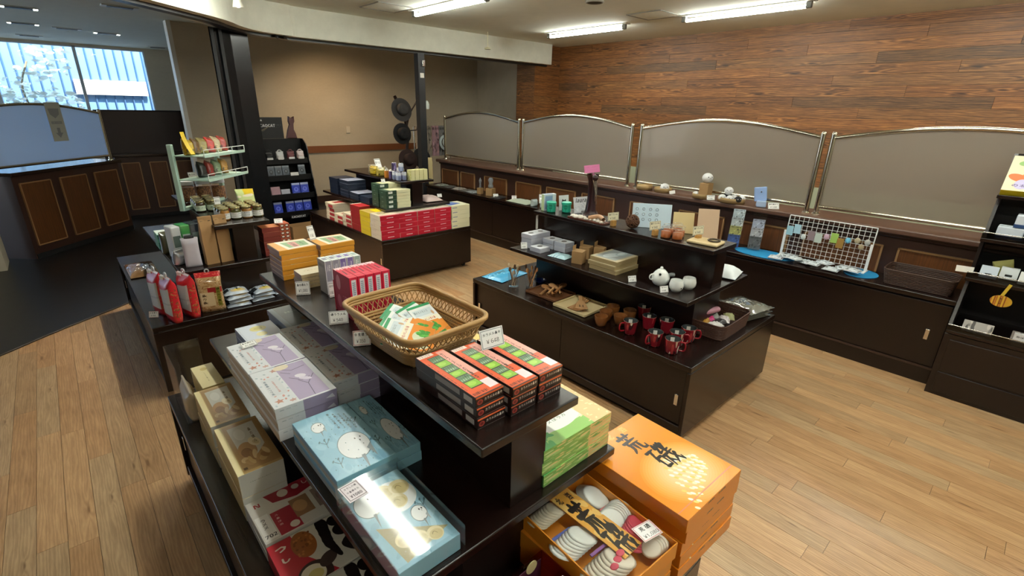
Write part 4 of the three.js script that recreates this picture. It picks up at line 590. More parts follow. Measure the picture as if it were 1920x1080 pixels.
  ['left', 'middle', 'right'].forEach((s, i) => { const t = thing('nut_jar', s + ' of the three large nut jars with blue-white lids', 'jar', [0.648 + i * 0.098, TOP, -4.13], 0, 'large nut jars'); mesh('contents', lathe([[0, 0.003], [0.042, 0.003], [0.044, 0.02], [0.044, 0.1], [0, 0.1]], 20), nuts, t); mesh('glass_jar', lathe([[0, 0], [0.045, 0], [0.047, 0.01], [0.047, 0.115], [0.04, 0.125]], 20), M.acrylic, t); mesh('lid', lathe([[0, 0.148], [0.044, 0.148], [0.046, 0.145], [0.046, 0.122], [0.043, 0.122]], 20), mat(0xc4ccd8, 0.35), t); });
  priceCard('white price card propped on the nut jars', [0.69, TOP + 0.149, -4.09], 0.2, 0.05, 0.06, 1, -0.3);
  priceCard('white price card between the jar groups', [0.715, TOP, -3.6], -0.1, 0.035, 0.1, 0, -0.15);
  // wire rack
  const rk = thing('wire_shelf_rack', 'pale green wire rack with two shelves on the left table', 'rack', [0.80, TOP, -3.86], 0.8), green = mat(0xb2cfc2, 0.4);
  for (const x of [-0.23, 0.23]) mesh('upright', at(rbox(0.025, 0.42, 0.03, 0.004), x, 0.21, -0.13), green, rk);
  mesh('foot_bar', at(box(0.46, 0.02, 0.03), 0, 0.01, -0.13), green, rk);
  for (const y of [0.2, 0.35]) { const s = mesh('wire_shelf', at(rbox(0.46, 0.008, 0.2, 0.002), 0, y, -0.02), green, rk); mesh('front_lip', at(box(0.46, 0.018, 0.006), 0, y + 0.002, 0.08), green, s); mesh('guard_wire', merge([bar([-0.23, y + 0.04, 0.082], [0.23, y + 0.04, 0.082], 0.0025, 6), ...[-0.23, -0.08, 0.08, 0.23].map((x) => bar([x, y, 0.082], [x, y + 0.04, 0.082], 0.0025, 6))]), M.steelWire, s); }
  const dir = (u, v, y) => [0.785 + u * Math.cos(0.8) + v * Math.sin(0.8), TOP + y, -3.86 - u * Math.sin(0.8) + v * Math.cos(0.8)];
  const bags = [[-0.19, 0.354, 0xc9a71e, 'yellow'], [-0.12, 0.354, 0x7a5a34, 'brown'], [-0.05, 0.354, 0x9a8a4a, 'olive'], [0.03, 0.354, 0xc03428, 'red'], [0.1, 0.354, 0xc8b48a, 'cream'], [0.17, 0.354, 0xb0382c, 'brick red'], [-0.1, 0.204, 0x30302c, 'black'], [-0.02, 0.204, 0xb04038, 'red'], [0.06, 0.204, 0x9ab08a, 'pale green'], [0.14, 0.204, 0xc8923a, 'orange']];
  bags.forEach(([u, y, col, nm]) => single('snack_packet', nm + ' snack packet on the ' + (y > 0.3 ? 'upper' : 'lower') + ' shelf of the wire rack', 'packet', bagGeo(0.075, 0.1, 0.04, 0.75, 0.08), inked(col), dir(u, -0.02, y + 0.001), [-0.35, 0.8 + rr(-0.2, 0.2), 0], 'snack packets on the wire rack'));
  single('rolled_leaflet', 'yellow leaflet sticking up at the left of the wire rack', 'leaflet', (() => { const gg = new THREE.PlaneGeometry(0.04, 0.14, 2, 10), p = gg.attributes.position; for (let i = 0; i < p.count; i++) p.setZ(i, 1.4 * p.getY(i) ** 2); gg.computeVertexNormals(); return gg; })(), mat(0xd8b820, 0.5, { side: THREE.DoubleSide }), dir(-0.23, 0.0, 0.43), [-0.5, 0.8, 0.35]);
  single('coloured_sachet', 'yellow and green sachet leaning behind the white-labelled jars', 'packet', bagGeo(0.12, 0.13, 0.03, 0.75, 0.08), printed(canvasTex(128, 128, (c) => { rect(c, '#c2cf8a', 0, 0, 128, 128); rect(c, '#d8b824', 30, 0, 60, 40); for (let i = 0; i < 20; i++) oval(c, ['#d88a6a', '#8fb49a', '#e6dcc0'][i % 3], rnd() * 128, rr(40, 120), 12, 8, rnd() * 3); }), 0.3), [0.905, TOP, -3.66], [-0.3, 0.2, 0]);
}

// ---------- back table ----------
{
  const word = (c, col) => { rect(c, col, 34, 42, 34, 14); };
  const red = printed(art('#b01430', (c) => { rect(c, '#d5cdb8', 0, 0, 100, 100); rect(c, '#c9bfa6', 10, 14, 60, 50); for (let i = 0; i < 20; i++) oval(c, ['#8a9a6a', '#b98a5a', '#a8a48a'][i % 3], rr(20, 80), rr(10, 60), 8, 4, rnd() * 3); rect(c, '#c87a84', 0, 86, 100, 14); }, (c) => { rect(c, '#b3152f', 0, 0, 100, 100); rect(c, '#cf4458', 0, 0, 100, 6); word(c, '#eadfe0'); scribble(c, 36, 44, 30, 9, 8, '#b3152f'); }, (c) => { rect(c, '#cfc7b6', 0, 0, 100, 100); scribble(c, 6, 30, 44, 30, 4, '#8a8290'); }, 256));
  const col = ['leftmost', 'second', 'third', 'rightmost'];
  for (let k = 0; k < 4; k++) stack('red_carton', 'red and cream carton, ' + col[k] + ' column on the back table', 'box', [0.193, 0.0455, 0.2], red, [2.148 + k * 0.196, DECK, -4.092], 5, 'red and cream cartons', 0.003);
  const cream = printed(art('#d9d5ae', (c) => { rect(c, '#d8d6b6', 0, 0, 100, 100); poly(c, '#4a66b0', [0, 20, 60, 10, 76, 60, 10, 80]); oval(c, '#6a86c8', 36, 44, 18, 14); rect(c, '#c8502c', 0, 0, 20, 14); }, (c) => { rect(c, '#d9d6b4', 0, 0, 100, 100); rect(c, '#8a8f9a', 4, 36, 26, 20); }, (c) => rect(c, '#cfcba8', 0, 0, 100, 100), 256));
  stack('cream_carton', 'cream carton with blue top on the back table', 'box', [0.225, 0.0465, 0.22], cream, [2.952, DECK, -4.1], 5, 'cream cartons with blue tops', 0.002);
  const yel = printed(art('#d8c21c', (c) => { rect(c, '#b8a45a', 0, 0, 100, 100); }, (c) => { rect(c, '#d8c420', 0, 0, 100, 100); }, (c) => { rect(c, '#d2bf2a', 0, 0, 100, 100); rect(c, '#c8b048', 0, 0, 100, 14); }, 128));
  stack('yellow_carton', 'yellow carton in the pile behind the red cartons', 'box', [0.24, 0.045, 0.2], yel, [2.172, DECK, -4.3], 5, 'yellow cartons', 0.003);
  single('yellow_sheet', 'bright yellow paper lying over the yellow cartons', 'paper', pouchGeo(0.2, 0.012, 0.13, 0.003), mat(0xe4cf12, 0.45), [2.215, DECK + 0.232, -4.262], [0.02, 0.05, 0]);
  const dk = printed(art('#8a1c22', (c) => { rect(c, '#a8242c', 0, 0, 100, 100); rect(c, '#d8d0c4', 0, 0, 60, 14); }, null, (c) => { rect(c, '#8f2024', 0, 0, 100, 100); }, 128));
  stack('crimson_carton', 'crimson carton in the tall pile on the back table', 'box', [0.26, 0.062, 0.2], dk, [2.19, DECK, -4.515], 4, 'crimson cartons', 0.002);
  const wr = printed(art('#c9c4b4', (c) => { rect(c, '#cfcab8', 0, 0, 100, 100); rect(c, '#a83038', 20, 30, 60, 50); }, null, (c) => { rect(c, '#cdc8b4', 0, 0, 100, 100); rect(c, '#a4343a', 40, 30, 60, 70); }, 128));
  [[-4.72, 3, 'nearest'], [-4.93, 2, 'middle'], [-5.14, 4, 'farthest']].forEach(([z, n, w]) => stack('cream_red_carton', 'cream carton with red print, ' + w + ' low pile', 'box', [0.23, 0.045, 0.195], wr, [2.175, DECK, z], n, 'cream cartons with red print', 0.006));
  // middle shelf
  const gn = printed(art('#26402f', (c) => { rect(c, '#c9cda8', 0, 0, 100, 100); rect(c, '#2c4636', 0, 0, 40, 100); }, (c) => { rect(c, '#263f30', 0, 0, 100, 100); rect(c, '#d8dcd6', 22, 20, 40, 50); scribble(c, 26, 30, 32, 26, 3, '#3a5a48'); }, (c) => { rect(c, '#2a4434', 0, 0, 100, 100); rect(c, '#7a8f82', 30, 44, 24, 12); }, 128));
  const gc = printed(art('#d8d8b4', (c) => rect(c, '#cfd2b0', 0, 0, 100, 100), (c) => { rect(c, '#d9d8b2', 0, 0, 100, 100); }, (c) => rect(c, '#c9caa4', 0, 0, 100, 100), 128));
  stack('dark_green_carton', 'dark green carton, near pile with white labels', 'box', [0.11, 0.043, 0.13], gn, [2.245, MID, -4.18], 4, 'dark green cartons', 0.002);
  stack('pale_carton', 'pale yellow carton beside the near dark green pile', 'box', [0.145, 0.0285, 0.13], gc, [2.376, MID, -4.18], 6, 'pale yellow cartons', 0.002);
  stack('dark_green_carton', 'dark green carton, far pile on the back shelf', 'box', [0.11, 0.043, 0.13], gn, [2.25, MID, -4.34], 5, 'dark green cartons', 0.002);
  stack('pale_carton', 'pale yellow carton beside the far dark green pile', 'box', [0.13, 0.043, 0.13], gc, [2.375, MID, -4.34], 5, 'pale yellow cartons', 0.002);
  priceCard('small price card on the dark green cartons', [2.29, MID + 0.216, -4.34], -0.1, 0.04, 0.035, 0);
  const nv = printed(art('#1c2638', (c) => { rect(c, '#8a92a8', 0, 0, 100, 100); scribble(c, 10, 30, 80, 30, 5, '#4a5268'); }, (c) => rect(c, '#1c2638', 0, 0, 100, 100), (c) => { rect(c, '#1a2436', 0, 0, 100, 100); }, 128)), nv2 = mat(0x182236, 0.4);
  stack('navy_carton', 'navy carton in the low dark pile', 'box', [0.2, 0.03, 0.2], nv2, [2.29, MID, -4.56], 2, 'navy cartons', 0.002);
  stack('navy_carton', 'navy carton in the low pale-topped pile', 'box', [0.2, 0.034, 0.2], nv, [2.29, MID, -4.79], 2, 'navy cartons', 0.002);
  stack('navy_carton', 'navy carton in the tall pale-topped pile', 'box', [0.2, 0.034, 0.2], nv, [2.29, MID, -5.02], 5, 'navy cartons', 0.002);
  stack('navy_carton', 'navy carton in the last tall pile', 'box', [0.2, 0.034, 0.2], nv2, [2.28, MID, -5.26], 5, 'navy cartons', 0.002);
  single('magazine_pile', 'pinkish paper packets on the right of the back middle shelf', 'packets', pouchGeo(0.2, 0.05, 0.24), printed(art('#c0a8a2', (c) => { rect(c, '#c4aca6', 0, 0, 100, 100); for (let i = 0; i < 30; i++) oval(c, ['#e0d2cc', '#94807c', '#b08c84'][i % 3], rnd() * 100, rnd() * 100, 10, 4, rnd() * 3); }, null, null, 128), 0.4), [2.77, MID + 0.026, -4.3]);
  priceCard('white price card on the pinkish paper packets', [2.84, MID + 0.04, -4.2], -0.2, 0.05, 0.035, 0);
  // top shelf: tins, small boxes
  const pb = printed(art('#d4d29a', (c) => { rect(c, '#dad8a6', 0, 0, 100, 100); oval(c, '#b8bd4a', 50, 50, 30, 30); }, (c) => { rect(c, '#d6d3a0', 0, 0, 100, 100); rect(c, '#b9b47a', 0, 0, 6, 100); }, (c) => { rect(c, '#c9c690', 0, 0, 100, 100); for (let i = 0; i < 12; i++) oval(c, '#a8aa5a', rnd() * 100, rnd() * 100, 8, 8); }, 128));
  for (let i = 0; i < 4; i++) carton('pale_yellow_box', ['leftmost', 'second', 'third', 'rightmost'][i] + ' upright pale yellow box at the near end of the back top shelf', 'box', [0.046, 0.1, 0.07], pb, [2.53 + i * 0.048, TOP, -4.22], 0, 'upright pale yellow boxes');
  const tin = (label, x, y, z, art1) => { const t = thing('drink_can', label, 'can', [x, y, z], rnd() * 2, 'small cans on the back table'); mesh('can', lathe([[0, 0.003], [0.02, 0], [0.024, 0.006], [0.024, 0.07], [0.021, 0.078]], 18), art1, t); mesh('can_lid', lathe([[0.021, 0.078], [0.02, 0.0755], [0, 0.0755]], 18), M.chrome, t); };
  const tp = printed(canvasTex(128, 64, (c) => { rect(c, '#5a4a78', 0, 0, 128, 64); for (let i = 0; i < 30; i++) oval(c, ['#8a7aa8', '#2c2440', '#b9aec8'][i % 3], rnd() * 128, rnd() * 64, 7, 5); rect(c, '#d0ccd8', 0, 0, 128, 6); }), 0.3), tb = printed(canvasTex(128, 64, (c) => { rect(c, '#8f98b8', 0, 0, 128, 64); rect(c, '#c9ccd8', 0, 10, 128, 12); for (let i = 0; i < 20; i++) oval(c, '#6f7aa0', rnd() * 128, rr(26, 64), 8, 6); }), 0.3), to = printed(canvasTex(128, 64, (c) => { rect(c, '#b8752a', 0, 0, 128, 64); rect(c, '#d8d4c4', 0, 0, 128, 14); }), 0.3);
  [[2.42, -4.27, tb, 'pale violet'], [2.475, -4.26, tb, 'pale violet'], [2.42, -4.34, tb, 'pale violet'], [2.475, -4.33, tp, 'dark violet'], [2.42, -4.41, tp, 'dark violet'], [2.475, -4.41, tp, 'dark violet'], [2.42, -4.5, to, 'orange'], [2.475, -4.5, to, 'orange']].forEach(([x, z, m, nm], i) => tin(nm + ' small can, ' + ['first', 'second', 'third', 'fourth', 'fifth', 'sixth', 'seventh', 'eighth'][i] + ' from the near end', x, TOP, z, m));
  tin('dark violet can standing on top of other cans, left', 2.45, TOP + 0.079, -4.40, tp); tin('pale violet can standing on top of other cans, right', 2.475, TOP + 0.079, -4.31, tb);
  [[2.44, -4.66, 0xb8a850], [2.52, -4.72, 0xc9c4b4], [2.45, -4.82, 0xc9b02a], [2.5, -4.95, 0xb5ab90]].forEach(([x, z, c], i) => single('wrapped_sweets', ['olive', 'white', 'yellow', 'beige'][i] + ' bag of wrapped sweets on the back top shelf', 'bag', bagGeo(0.09, 0.085, 0.06, 0.7, 0.15), inked(c), [x, TOP, z], [0, i, 0], 'bags of wrapped sweets'));
  priceCard('tall tilted white price card on the back top shelf', [2.53, TOP, -4.83], 0.1, 0.07, 0.16, 1, -0.45);
  priceCard('cream price card behind the orange cans', [2.56, TOP, -4.55], 0.1, 0.07, 0.085, 2, -0.3);
  single('clear_cup', 'clear cup beside the pale yellow boxes', 'cup', lathe([[0, 0.002], [0.026, 0], [0.032, 0.08], [0.03, 0.08], [0.025, 0.004]], 18), M.film, [2.6, TOP + 0.0, -4.36]);
}

// ---------- middle table ----------
{
  // deck
  single('blue_cloth_pack', 'bright blue wrapped cloth at the far corner of the middle table', 'pack', pouchGeo(0.3, 0.02, 0.2), printed(art('#3aa6d8', (c) => { rect(c, '#3fa8d6', 0, 0, 100, 100); for (let i = 0; i < 60; i++) oval(c, ['#6cc4e8', '#2a8cc0', '#9ad8f0'][i % 3], rnd() * 100, rnd() * 100, rr(4, 12), 3, rnd() * 3); rect(c, '#4a8098', 36, 40, 26, 26); }, null, null, 256), 0.3), [2.285, DECK + 0.011, -2.55], [0, 0.15, 0]);
  const cutlery = (label, x, z, col) => { const t = thing('cutlery_glass', label, 'glass', [x, DECK, z], 0, 'glasses of wooden cutlery'); mesh('glass', lathe([[0, 0.003], [0.034, 0], [0.037, 0.01], [0.04, 0.095], [0.037, 0.095], [0.033, 0.008], [0, 0.008]], 20), M.acrylic, t); for (let i = 0; i < 8; i++) { const a = i * 0.8, r = 0.02, top = [r * 1.9 * Math.cos(a), 0.115 + 0.02 * (i % 3), r * 1.9 * Math.sin(a)]; const s = mesh('stick', bar([r * 0.6 * Math.cos(a + 2), 0.012, r * 0.6 * Math.sin(a + 2)], top, 0.0028, 6), mat(col[i % col.length], 0.6), t); const b = new THREE.SphereGeometry(0.011, 10, 8); b.scale(1, 1.5, 0.35); mesh('spoon_head', at(b, ...top), mat(col[i % col.length], 0.6), s); } };
  cutlery('glass of pale wooden spoons nearest the blue cloth', 2.17, -2.33, [0xb9a184, 0x6a4a30, 0xc8b494]); cutlery('glass of darker wooden spoons beside the leaf trays', 2.245, -2.235, [0x9a6a3c, 0xc08a54, 0x4a3020]);
  single('blue_dish', 'small dark blue dish behind the cutlery glasses', 'dish', lathe([[0, 0.004], [0.03, 0], [0.045, 0.03], [0.042, 0.03], [0.028, 0.006], [0, 0.006]]), mat(0x141f4a, 0.2), [2.36, DECK, -2.26]);
  const tray = (name, label, x, z, w, d, turn, col) => { const t = thing(name, label, 'tray', [x, DECK, z], turn); mesh('tray_floor', at(rbox(w, 0.006, d, 0.002), 0, 0.004, 0), mat(col, 0.5), t); for (const [a, b, px, pz] of [[w, 0.008, 0, d / 2], [w, 0.008, 0, -d / 2], [0.008, d, w / 2, 0], [0.008, d, -w / 2, 0]]) mesh('tray_rim', at(rbox(a, 0.016, b, 0.003), px, 0.01, pz), mat(col, 0.45), t); return t; };
  tray('wooden_tray', 'dark wooden tray holding wooden scoops', 2.27, -2.07, 0.21, 0.26, 0.03, 0x6a4428);
  const wood = [mat(0xa87c52, 0.5), mat(0x9a6a3e, 0.5), mat(0xb98e62, 0.5)];
  const scoop = (t, m) => { const b = new THREE.SphereGeometry(0.024, 14, 10); b.scale(1.3, 0.35, 0.8); mesh('bowl', at(b, 0.05, 0, 0), m, t); mesh('handle', (() => { const g = tube([[0.03, 0, 0], [-0.02, 0.004, 0.003], [-0.07, 0, 0]], 0.0065, 12, 8); return g; })(), m, t); };
  for (let i = 0; i < 5; i++) { const t = thing('wooden_scoop', ['lowest', 'second', 'third', 'fourth', 'topmost'][i] + ' wooden scoop in the pile on the dark tray', 'scoop', [2.27 + (i - 2) * 0.012, DECK + 0.018 + i * 0.008, -2.1 + i * 0.022], 0.6 + (i % 2 ? 0.5 : -0.2), 'wooden scoops'); t.scale.setScalar(1.35); scoop(t, wood[i % 3]); }
  tray('wooden_tray', 'pale cream tray holding wooden spatulas', 2.25, -1.79, 0.24, 0.25, 0.02, 0xcdb98c);
  for (let i = 0; i < 5; i++) { const t = thing('wooden_spatula', ['leftmost', 'second', 'third', 'fourth', 'rightmost'][i] + ' wooden spatula fanned on the cream tray', 'spatula', [2.25, DECK + 0.014 + i * 0.0035, -1.79], 1.75 + i * 0.14, 'wooden spatulas'); t.scale.set(1.25, 1, 1.1); const s = new THREE.Shape(); s.moveTo(-0.02, 0.0); s.lineTo(-0.03, 0.09); s.quadraticCurveTo(0, 0.1, 0.03, 0.09); s.lineTo(0.02, 0); s.lineTo(0.007, -0.03); s.lineTo(0.009, -0.1); s.lineTo(-0.009, -0.1); s.lineTo(-0.007, -0.03); const g = new THREE.ExtrudeGeometry(s, { depth: 0.003, bevelEnabled: true, bevelSize: 0.001, bevelThickness: 0.001, bevelSegments: 1 }); g.rotateX(-Math.PI / 2); mesh('blade', g, wood[(i + 1) % 3], t); if (i > 2) for (const q of [-0.008, 0.008]) mesh('slot', at(box(0.004, 0.0012, 0.03), q, 0.0048, -0.06), mat(0x3a2414, 0.6), t); }
  const wc = mat(0x7a4a22, 0.3);
  [[2.12, -1.53, 'front'], [2.205, -1.56, 'second'], [2.3, -1.58, 'third'], [2.215, -1.465, 'fourth, nearest the mugs'], [2.325, -1.475, 'rear']].forEach(([x, z, n]) => { const t = thing('wooden_cup', n + ' turned wooden cup behind the red mugs', 'cup', [x, DECK, z], 0, 'turned wooden cups'); mesh('cup', lathe([[0, 0.004], [0.022, 0], [0.03, 0.012], [0.038, 0.04], [0.04, 0.062], [0.036, 0.062], [0.032, 0.03], [0.02, 0.01], [0, 0.009]]), wc, t); });
  // red mugs
  const mb = printed(canvasTex(256, 128, (c) => { rect(c, '#7d1420', 0, 0, 256, 128); for (let i = 0; i < 44; i++) oval(c, ['#c9a890', '#d8c8b8', '#b03a3a', '#3a1216'][i % 4], rr(0, 256), rr(20, 120), rr(5, 16), rr(4, 9), rnd() * 3); rect(c, '#d8ccc0', 0, 0, 256, 5); }), 0.18), mi = mat(0x3c4142, 0.2), mo = mat(0x8a1420, 0.18);
  const og = lathe([[0, 0.003], [0.027, 0], [0.031, 0.008], [0.04, 0.078], [0.041, 0.08], [0.039, 0.081]], 26), ig = lathe([[0.039, 0.081], [0.037, 0.076], [0.028, 0.01], [0, 0.008]], 26), hg = tube([[0.034, 0.02, 0], [0.058, 0.022, 0], [0.064, 0.045, 0], [0.056, 0.066, 0], [0.036, 0.066, 0]], 0.0045, 18, 8), tg = box(0.02, 0.03, 0.001);
  [[2.16, -1.36, 2.6, 'at the left end'], [2.3, -1.33, 0.4, 'behind the left one'], [2.4, -1.43, -0.4, 'at the back'], [2.14, -1.19, 2.9, 'in the middle of the front row'], [2.33, -1.235, 1.2, 'at the back middle'], [2.135, -1.085, -1.15, 'nearest the camera'], [2.23, -1.115, -1.0, 'second from the right'], [2.325, -1.1, -0.9, 'at the right end beside the basket']].forEach(([x, z, a, n]) => { const t = thing('red_mug', 'red mug with dark grey inside ' + n, 'mug', [x, DECK, z], a, 'red mugs'); mesh('cup', og, mb, t); mesh('inside', ig, mi, t); mesh('handle', hg, mo, t); mesh('price_slip', at(tg.clone(), 0, 0.062, 0.02), M.paper, t, null, [0, 2.2 - a, 0]); });
  // brown box basket
  basket('brown_basket', 'dark brown woven box full of small goods on the middle table', [2.63, DECK, -1.1], 0.03, [0.38, 0.26, 0.085], 0.06, mat(0x4a2c20, 0.5), false);
  const goods = [[0xc08a9a, 'pink tube'], [0xb98a2c, 'mustard pouch'], [0xc02a70, 'magenta packet'], [0x9a9c94, 'grey packet'], [0xd8d4d0, 'white card'], [0x2a2426, 'black pouch'], [0xc8bfc0, 'silvery packet'], [0x8a8a5a, 'olive packet']];
  goods.forEach(([c, nm], i) => single('small_goods', nm + ' among the goods in the dark brown woven box', 'goods', i === 0 ? (() => { const g = new THREE.CapsuleGeometry(0.018, 0.16, 6, 14); g.rotateZ(Math.PI / 2); return g; })() : pouchGeo(0.09, 0.02, 0.06), mat(c, 0.35), [2.54 + (i % 4) * 0.06 + (i === 0 ? 0.09 : 0), DECK + (i === 0 ? 0.075 : 0.03 + (i > 3 ? 0.022 : 0)), -1.15 + Math.floor(i / 4) * 0.09], [0, i === 0 ? -0.25 : rr(-0.8, 0.8), 0], 'goods in the dark brown box'));
  { const m = printed(art('#6a6a60', (c) => { rect(c, '#5c5f58', 0, 0, 100, 100); for (let i = 0; i < 60; i++) oval(c, ['#7d8078', '#44463f', '#8d9088', '#e6e8e4'][i % 4], rnd() * 100, rnd() * 100, rr(2, 10), rr(1, 3), rnd() * 3); }, null, null, 256), 0.12, { clearcoat: 1, clearcoatRoughness: 0.08 });
    for (let i = 0; i < 3; i++) single('wrapped_cloth', layer(i, 3) + ' grey cloth in shiny film on the middle table', 'cloth', pouchGeo(0.24, 0.022, 0.24, 0.004), m, [2.968, DECK + 0.012 + i * 0.024, -1.09 + i * 0.008], [0, -0.25 + i * 0.04, 0], 'film-wrapped cloths'); }
  // middle shelf
  const wb = printed(art('#c9cbd2', (c) => { rect(c, '#d4d6dc', 0, 0, 100, 100); oval(c, '#3a3434', 52, 46, 22, 17); oval(c, '#6a605c', 56, 44, 10, 7); }, (c) => { rect(c, '#b9bcc8', 0, 0, 100, 100); }, (c) => { rect(c, '#aeb2c0', 0, 0, 100, 100); }, 128));
  [[2.355, -2.36, 3, 'far left'], [2.45, -2.36, 3, 'far right'], [2.32, -2.235, 1, 'front single'], [2.46, -2.25, 2, 'middle right'], [2.46, -2.14, 2, 'near right']].forEach(([x, z, n, w]) => stack('oval_print_box', 'white box with a dark oval, ' + w + ' pile', 'box', [0.095, 0.032, 0.1], wb, [x, MID, z], n, 'white boxes with dark ovals', 0.002));
  priceCard('price card in front of the white oval boxes', [2.27, MID, -2.34], -0.5, 0.045, 0.045, 0); single('tall_slip', 'narrow white slip standing behind the white oval boxes', 'card', box(0.02, 0.1, 0.002), M.paper, [2.475, MID + 0.145, -2.425]);
  single('pale_blue_card_pack', 'flat pale blue card pack beside the white oval boxes', 'cards', pouchGeo(0.11, 0.014, 0.14), printed(art('#a9cdd8', (c) => { rect(c, '#a8c8d4', 0, 0, 100, 100); for (let i = 0; i < 8; i++) poly(c, i % 2 ? '#c9dde4' : '#86b4c6', [0, i * 13, 100, i * 13 + 20, 100, i * 13 + 30, 0, i * 13 + 8]); }, null, null, 128), 0.35), [2.33, MID + 0.008, -2.05], [0, 0.1, 0]);
  const km = (x, z, n) => { const t = thing('boxed_mug', n, 'mug', [x, MID, z], 0.3, 'mugs in kraft boxes'); mesh('kraft_box', at(cartonGeo(0.07, 0.08, 0.07), 0, 0.04, 0), M.kraft, t); mesh('hang_tab', at(box(0.05, 0.03, 0.002), 0, 0.095, -0.034), M.kraft, t); mesh('mug_handle', tube([[0.034, 0.02, 0.0], [0.056, 0.024, 0], [0.058, 0.05, 0], [0.034, 0.056, 0]], 0.005, 14, 8), M.white, t); };
  km(2.32, -1.89, 'kraft boxed mug with white handle nearest the shelf edge'); km(2.44, -1.93, 'kraft boxed mug with white handle in the middle'); km(2.5, -1.86, 'kraft boxed mug with white handle farthest back');
  const bb = printed(art('#b9a884', (c) => { rect(c, '#c2b492', 0, 0, 100, 100); rect(c, '#9aa0a0', 8, 10, 84, 76); oval(c, '#cfd8d8', 40, 44, 26, 18, 0.4); oval(c, '#b0c2c4', 66, 56, 20, 14); oval(c, '#dde4e2', 66, 54, 13, 8); }, (c) => { rect(c, '#a8946a', 0, 0, 100, 100); rect(c, '#6a5a3c', 0, 48, 100, 4); }, (c) => { rect(c, '#9a8660', 0, 0, 100, 100); rect(c, '#6a5a3c', 0, 48, 100, 4); }, 256));
  stack('plate_box', 'beige plate box with grey picture on the middle shelf', 'box', [0.26, 0.026, 0.2], bb, [2.42, MID, -1.68], 3, 'beige plate boxes', 0.012);
  priceCard('price card in front of the beige plate boxes', [2.275, MID, -1.455], -0.45, 0.05, 0.035, 1); priceCard('price card in front of the white bird teapot', [2.265, MID, -1.245], -0.45, 0.05, 0.035, 0);
  const cer = mat(0xe6e8e4, 0.22);
  { const t = thing('bird_teapot', 'white bird-shaped teapot with grey beak-like spout', 'teapot', [2.345, MID, -1.32], -0.5); const b = new THREE.SphereGeometry(0.05, 28, 20); b.scale(1, 0.92, 0.95); mesh('body', at(b, 0, 0.045, 0), cer, t); mesh('lid', lathe([[0, 0.1], [0.02, 0.094], [0.036, 0.078], [0.036, 0.074]], 20), cer, t); mesh('knob', at(new THREE.SphereGeometry(0.009, 12, 10), 0, 0.103, 0), cer, t); mesh('spout', tube([[0.035, 0.05, 0], [0.062, 0.06, 0], [0.082, 0.058, 0]], 0.011, 12, 10), mat(0x8a8f90, 0.3), t); mesh('eye', at(new THREE.SphereGeometry(0.007, 10, 8), -0.026, 0.078, 0.034), M.black, t); mesh('tail_handle', at(new THREE.TorusGeometry(0.016, 0.004, 8, 14), -0.052, 0.055, 0), cer, t); }
  [[2.335, -1.215, 'nearer'], [2.425, -1.19, 'farther']].forEach(([x, z, n]) => { const t = thing('bird_cup', n + ' white ceramic bird cup beside the teapot', 'cup', [x, MID, z], n === 'nearer' ? 0.3 : 1.2, 'white bird cups'); mesh('cup', lathe([[0, 0.003], [0.022, 0], [0.036, 0.02], [0.038, 0.04], [0.032, 0.064], [0.029, 0.064], [0.034, 0.04], [0.02, 0.008], [0, 0.007]], 26), cer, t); const w = new THREE.SphereGeometry(0.014, 12, 8); w.scale(1, 0.7, 0.3); mesh('wing', at(w, 0.012, 0.034, 0.034), mat(0x8d9294, 0.3), t); for (const q of [-0.02, 0.03]) mesh('dot', at(new THREE.SphereGeometry(0.0035, 8, 6), q, 0.026, 0.031), M.black, t); });
  single('white_cloth', 'folded white cloth on the far side of the middle shelf', 'cloth', pouchGeo(0.2, 0.05, 0.17), mat(0xdfe5e6, 0.7), [2.83, MID + 0.027, -1.18], [0, 0.2, 0]);
  // top shelf
  const sc = printed(art('#dfe6ea', (c) => { rect(c, '#e2e8ec', 0, 0, 100, 100); rect(c, '#7f98c0', 8, 20, 70, 74); }, (c) => { rect(c, '#cfdbe6', 0, 0, 100, 100); rect(c, '#8ca6cc', 10, 10, 60, 80); rect(c, '#dfe6ea', 72, 0, 28, 100); }, (c) => { rect(c, '#b9cfa0', 0, 0, 100, 100); }, 128));
  carton('picture_box', 'blue and white picture box at the far end of the middle table top', 'box', [0.1, 0.115, 0.035], sc, [2.54, TOP, -2.38], -0.25);
  { const t = thing('silhouette_card', 'white card with a black silhouette behind the teal tubs', 'card', [2.63, TOP, -2.31], -0.2); const m = printed(canvasTex(128, 160, (c) => { rect(c, '#dde0de', 0, 0, 128, 160); oval(c, '#17161a', 64, 84, 34, 30); poly(c, '#17161a', [34, 80, 44, 40, 66, 56, 88, 44, 96, 84]); rect(c, '#17161a', 44, 96, 40, 40); oval(c, '#4a4a52', 64, 90, 10, 10); }), 0.5); mesh('card', at(box(0.085, 0.105, 0.002), 0, 0.0525, 0), m, t, null, [-0.12, 0, 0]); mesh('strut', at(box(0.03, 0.06, 0.002), 0, 0.03, -0.02), M.paper, t); }
  const tubm = printed(canvasTex(128, 64, (c) => { rect(c, '#2aa488', 0, 0, 128, 64); scribble(c, 8, 12, 112, 36, 5, '#0f6a58'); rect(c, '#8ac8b8', 0, 0, 128, 12); }), 0.35);
  [[2.5, -2.315, 'left'], [2.575, -2.24, 'right']].forEach(([x, z, n]) => { const t = thing('teal_tub', n + ' teal tub with a ribbed lid', 'tub', [x, TOP, z], 0, 'teal tubs'); mesh('tub', lathe([[0, 0.002], [0.029, 0], [0.032, 0.01], [0.032, 0.055], [0.03, 0.057]], 20), tubm, t); mesh('lid', lathe([[0, 0.074], [0.032, 0.074], [0.035, 0.07], [0.035, 0.058], [0.03, 0.058]], 20), mat(0x2fb394, 0.35), t); });
